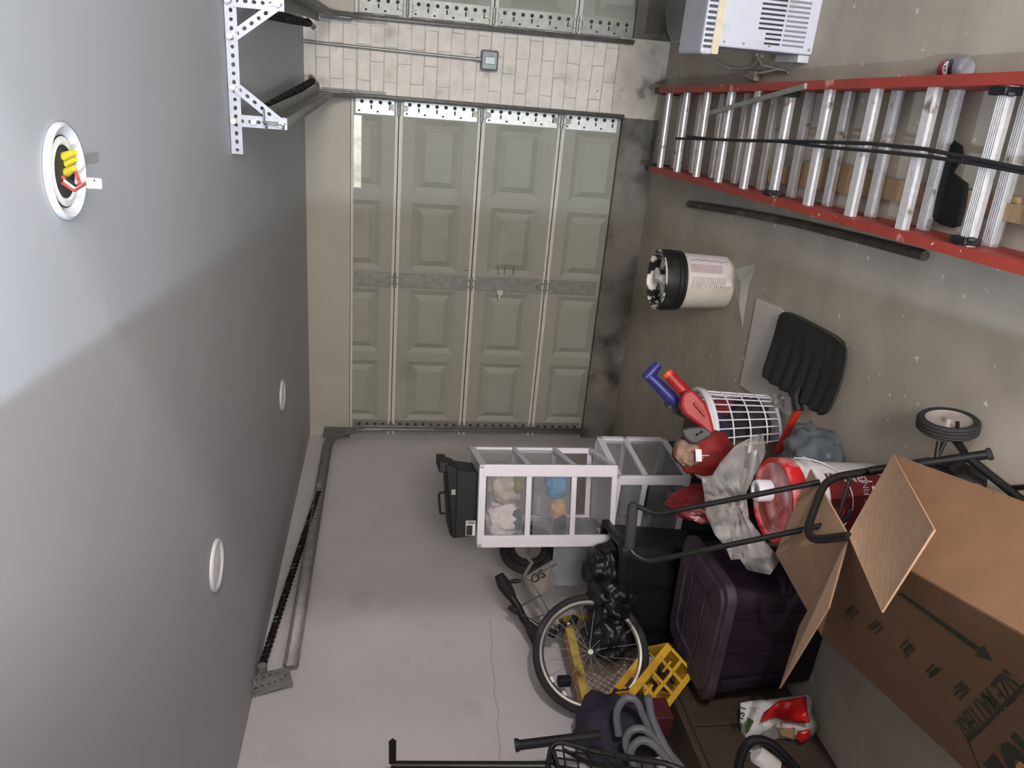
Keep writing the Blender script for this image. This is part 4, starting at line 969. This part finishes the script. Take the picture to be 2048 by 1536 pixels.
MB().tube([P(1340, 752, 3.34), P(1375, 790, 3.32)], .027, 14).build('barrel', TRED, rg, smooth=True)
MB().tube([P(1334, 746, 3.345), P(1341, 753, 3.34)], [.024, .024], 14).build('muzzle', ORG, rg, smooth=True)
bl_ = [(1368, 784), (1384, 778), (1398, 790), (1412, 806), (1422, 830), (1428, 852), (1430, 866), (1418, 870), (1400, 852), (1384, 840), (1370, 830), (1362, 812), (1364, 795)]
MB().slab([P(x, y, 3.24) for x, y in bl_], _f*.07).build('body', TRED, rg, bevel=.012)
MB().bar(P(1388, 806, 3.235), P(1410, 832, 3.235), .012, .02, tuple(_f)).build('side_rib', TRED, rg, bevel=.003)
gp = thing('toy_gadget', P(1395, 872, 3.15), 'grey plastic toy piece resting below the red toy gun', 'toy')
MB().slab([P(x, y, 3.16) for x, y in [(1364, 860), (1378, 856), (1408, 854), (1422, 862), (1424, 872), (1408, 880), (1395, 888), (1382, 886), (1370, 874)]], _f*.05).build('grip', TGRY, gp, bevel=.008)
for (x, y) in ((1392, 869), (1400, 864)): MB().bar(P(x, y + 2, 3.157), P(x + 5, y - 2, 3.157), .006, .006).build('slot', DARK, gp)
rb_ = thing('red_pouch', V(P(1395, 905, 3.25).x, P(1395, 905, 3.25).y, 0), 'red open pouch with beige lining beside the laundry basket', 'pouch')
MB().lump(P(1408, 905, 3.28), (.10, .09, .12), .2, 2., 4, 21.).build('pouch_body', mat('pouch_red', (140, 34, 33), .7, var=.1), rb_, smooth=True)
MB().lump(P(1378, 905, 3.24), (.05, .07, .06), .3, 2., 4, 23.).build('lining', mat('pouch_beige', (160, 128, 108), .9, var=.15), rb_, smooth=True)
tg_ = MB().slab([P(1391, 898, 3.12), P(1403, 899, 3.12), P(1404, 923, 3.12), P(1392, 923, 3.12)], _f*.004).build('white_tag', WHITEP, rb_)
MB().cyl(P(1403, 911, 3.12), P(1418, 911, 3.14), .0025, n=6).build('tag_string', WHITEP, tg_)
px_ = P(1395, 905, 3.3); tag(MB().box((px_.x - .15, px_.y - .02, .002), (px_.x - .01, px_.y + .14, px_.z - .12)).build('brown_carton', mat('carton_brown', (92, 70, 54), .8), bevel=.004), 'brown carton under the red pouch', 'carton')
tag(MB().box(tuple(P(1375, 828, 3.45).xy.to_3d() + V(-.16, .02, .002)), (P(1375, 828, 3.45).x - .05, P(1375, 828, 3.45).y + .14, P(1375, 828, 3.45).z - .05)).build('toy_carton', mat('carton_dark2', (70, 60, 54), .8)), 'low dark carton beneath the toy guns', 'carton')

# ------------------------------------------------------------------ folding hand truck
ht = thing('hand_truck', G(1950, 905, 0), 'black folding hand truck standing behind the cardboard box', 'hand truck')
def hd(x): return 2.75 - .53*(x - 1260)/(1982 - 1260)
def hp_(x, y, o=0.): return P(x, y, hd(x) + o)
def htube(name, pts, r, m=BLACKM, o=0., rr=.03): return MB().tube(rounded([hp_(x, y, o) for x, y in pts], rr), r, 10).build(name, m, ht, smooth=True)
htube('rail', [(1268, 1012), (1284, 1016), (1312, 1029), (1640, 964)], .0095)
htube('rail', [(1258, 1092), (1266, 1108), (1296, 1124), (1632, 1054)], .0095)
MB().tube([hp_(1269, 1006), hp_(1266, 1012), hp_(1259, 1090), hp_(1257, 1098)], [.014, .019, .019, .014], 12).build('foam_grip', mat('foam_grey', (44, 43, 42), .9), ht, smooth=True)
MB().tube(rounded([P(x, y, d) for x, y, d in ((1860, 922, 2.42), (1760, 939, 2.44), (1668, 954, 2.42), (1645, 972, 2.40), (1613, 1060, 2.31), (1626, 1081, 2.27), (1698, 1072, 2.14))], .05), .0125, 10).build('lower_frame', BLACKM, ht, smooth=True)
htube('cross_bar', [(1700, 955), (1668, 1060)], .006, o=-.1)
htube('cross_bar', [(1622, 1055), (1690, 1044), (1700, 1020)], .009, o=-.1)
htube('cross_bar', [(1652, 1080), (1664, 1056), (1672, 1056), (1668, 1076)], .005, rr=.01, o=-.12)
htube('leg', [(1740, 942), (1982, 908)], .014)
MB().tube([hp_(1975, 909), hp_(1984, 907)], .018, 12).build('end_cap', RUBBER, ht, smooth=True)
wcn = G(1896, 848, .085); wax = (V(.97, .02, .14)).normalized()
hw_ = MB().lathe([(.062, -.018), (.080, -.020), (.086, -.014), (.084, -.010), (.087, -.006), (.085, 0), (.087, .006), (.084, .010), (.086, .014), (.080, .020), (.064, .018)], 40, wcn, wax).build('tire', RUBBER, ht, smooth=True, ang=25)
MB().lathe([(.066, .017), (.060, .010), (.030, .004), (.012, .006), (.010, .020), (.001, .021)], 36, wcn, wax).build('hub_cap', mat('hub_grey', (178, 168, 160), .35, .5, var=.06), ht, smooth=True)
MB().lathe([(.066, -.017), (.001, -.012)], 36, wcn, wax).build('hub_back', GALVD, ht)
htube('wheel_strut', [(1878, 882), (1872, 918)], .007, o=.0)
htube('wheel_strut', [(1890, 884), (1874, 916)], .006)
MB().tube([wcn - wax*.02, hp_(1928, 905)], .010, 10).build('axle', BLACKM, ht, smooth=True)
MB().tube(rounded([wcn - wax*.03 + V(.06, -.05, .02), wcn - wax*.07 + V(.05, -.05, .01), hp_(1932, 903)], .02), .006, 8).build('wheel_fork', BLACKM, ht, smooth=True)
MB().tube([hp_(1935, 914), G(2048, 1004, .03), G(2130, 1068, .03)], .0125, 10).build('toe_bar', BLACKM, ht, smooth=True)
MB().tube([G(2020, 976, .03), G(2090, 972, .03)], .008, 8).build('toe_bar', BLACKM, ht, smooth=True)
MB().bar(hp_(1932, 925), hp_(1905, 942), .02, .03).build('hinge_plate', BLACKM, ht)
wc2 = wcn + (hp_(1900, 1030) - hp_(1870, 918)); wc2.z = .085
MB().lathe([(.001, -.018), (.080, -.020), (.086, -.014), (.087, 0), (.086, .014), (.080, .020), (.001, .018)], 30, wc2, wax).build('tire', RUBBER, ht, smooth=True)

# ------------------------------------------------------------------ collapsed cardboard carton
def S(p): return CAMP + (Vector(p) - CAMP)*.86
E1f, E2f, E3f = S((-1.149, 2.189, .01)), S((-1.319, 1.955, .27)), S((-1.98, 2.24, .04))
E1n, E2n, E3n = S((-1.004, 1.638, .01)), S((-1.136, 1.267, .27)), S((-1.813, 1.473, .04))
def ext(a, b, k): return a + (b - a)*k
E1n, E2n, E3n = ext(E1f, E1n, 1.45), ext(E2f, E2n, 1.22), ext(E3f, E3n, 1.15)
_n = (E3f - E2f).cross(E2n - E2f).normalized(); _d = E3n - CAMP; E3n = CAMP + _d*((E2f - CAMP).dot(_n)/_d.dot(_n))
_n1 = (E1f - E2f).cross(E2n - E2f).normalized(); _d = E1n - CAMP; E1n = CAMP + _d*((E2f - CAMP).dot(_n1)/_d.dot(_n1))
cx = thing('cardboard_box', ((E1f + E3n)/2).xy.to_3d(), 'crushed brown cardboard moving box with open flaps in the foreground', 'cardboard box')
def panel(name, q, m=CARD, nu=2, nv=2, thick=.005, rag=0.):
    a, b, c, d = [Vector(p) for p in q]
    nrm = (b - a).cross(d - a).normalized()
    mb = MB()
    def fn(u, v):
        p = a.lerp(b, u).lerp(d.lerp(c, u), v)
        if rag and v == 0: p = p + (d - a).normalized()*rag*noise.noise(Vector((u*22, 3.3, 0)))
        return p
    mb.grid(fn, nu, nv); return mb.build(name, m, cx, solid=thick), plane_map(a, b - a, d - a)
panel('text_panel', [E2f, E3f, E3n, E2n], CARD)
panel('side_panel', [E1f, E1n, E2n, E2f], CARD, 60, 3, rag=.012)
g1, g3 = V(E1f.x - .22, E1f.y - .06, .002), V(E3f.x + .05, E3f.y - .03, .002)
g1n, g3n = V(E1n.x - .22, E1n.y, .002), V(E3n.x + .05, E3n.y, .002)
panel('under_panel', [E1f, g1, g1n, E1n], CARD); panel('under_panel', [g1, g3, g3n, g1n], CARD); panel('under_panel', [g3, E3f, E3n, g3n], CARD)
_r1 = ray(1870, 1060); fa1 = CAMP + _r1*((E2f - CAMP).dot(_n1)/_r1.dot(_n1) - .20)
_r2 = ray(1765, 1225); fa2 = CAMP + _r2*((E2f - CAMP).dot(_n)/_r2.dot(_n) - .30)
nA = (E2f - E1f).cross(fa1 - E1f).normalized(); nA = nA if nA.dot(CAMP - E1f) > 0 else -nA
_e = (CAMP - E2f).normalized()*.012
panel('flap', [E1f + _e, E2f + _e, fa2, fa1], CARD2, 9, 9)
panel('flap', [E2f, E3f, P(1552, 1106, 2.66), P(1622, 938, 2.60)], CARD2)
panel('flap', [E2f + V(0, -.01, .005), P(1658, 1216, 2.24), P(1560, 1377, 2.50), P(1600, 1252, 2.50)], CARD2)
tn = (E3f - E2f).cross(E2n - E2f).normalized(); tn = tn if tn.z > 0 else -tn
def onp(x, y, lift=.0035):
    d_ = ray(x, y); o_ = E2f + tn*lift; return CAMP + d_*((o_ - CAMP).dot(tn)/d_.dot(tn))
INK = mat('box_ink', (52, 50, 34), .7, var=.2)
ar = [(1796, 1187), (1802, 1184), (1960, 1295), (1968, 1291), (1986, 1323), (1949, 1311), (1956, 1305)]
MB().slab([onp(*p) for p in ar], tn*.0006).build('arrow_print', INK, cx)
exd = (onp(1925, 1462) - onp(2030, 1352)); eyd = (E2n - E2f)
def box_text(s, x0, y0, x1, y1, bold=0., sy=1.):
    L = (onp(x1, y1) - onp(x0, y0)); vs, fs = text_mesh(s, .1, bold=bold); wmax = max(v.x for v in vs); k = L.length/wmax
    mp = plane_map(onp(x0, y0), L, eyd)
    MB().add([mp(V(v.x*k, v.y*k*sy, v.z)) for v in vs], fs).build('lettering', INK, cx)
box_text('SIZE MATTERS!', 2012, 1337, 1910, 1444, .002, 1.25)
box_text('HAUL', 2108, 1400, 1972, 1535, .004, 1.35)
fr_pts = [(2060, 1358), (1936, 1482), (1962, 1545)]
for i in range(2): MB().bar(onp(*fr_pts[i]), onp(*fr_pts[i+1]), .007, .001, tuple(tn)).build('frame_print', INK, cx)
for bx0, by0 in ((1703, 1228), (1752, 1258), (1816, 1300), (1868, 1345), (1925, 1382)):
    mb = MB()
    for k in range(4):
        s_ = (-.6 + .5*random.random()); a_ = (bx0 - k*4.5 + 14, by0 - k*4 - 6 + random.uniform(-4, 4)); l_ = random.uniform(16, 30)
        mb.bar(onp(*a_), onp(a_[0] - l_*.72, a_[1] + l_*.7), .005, .0008, tuple(tn))
    mb.build('small_print', INK, cx)['kind'] = 'stuff'
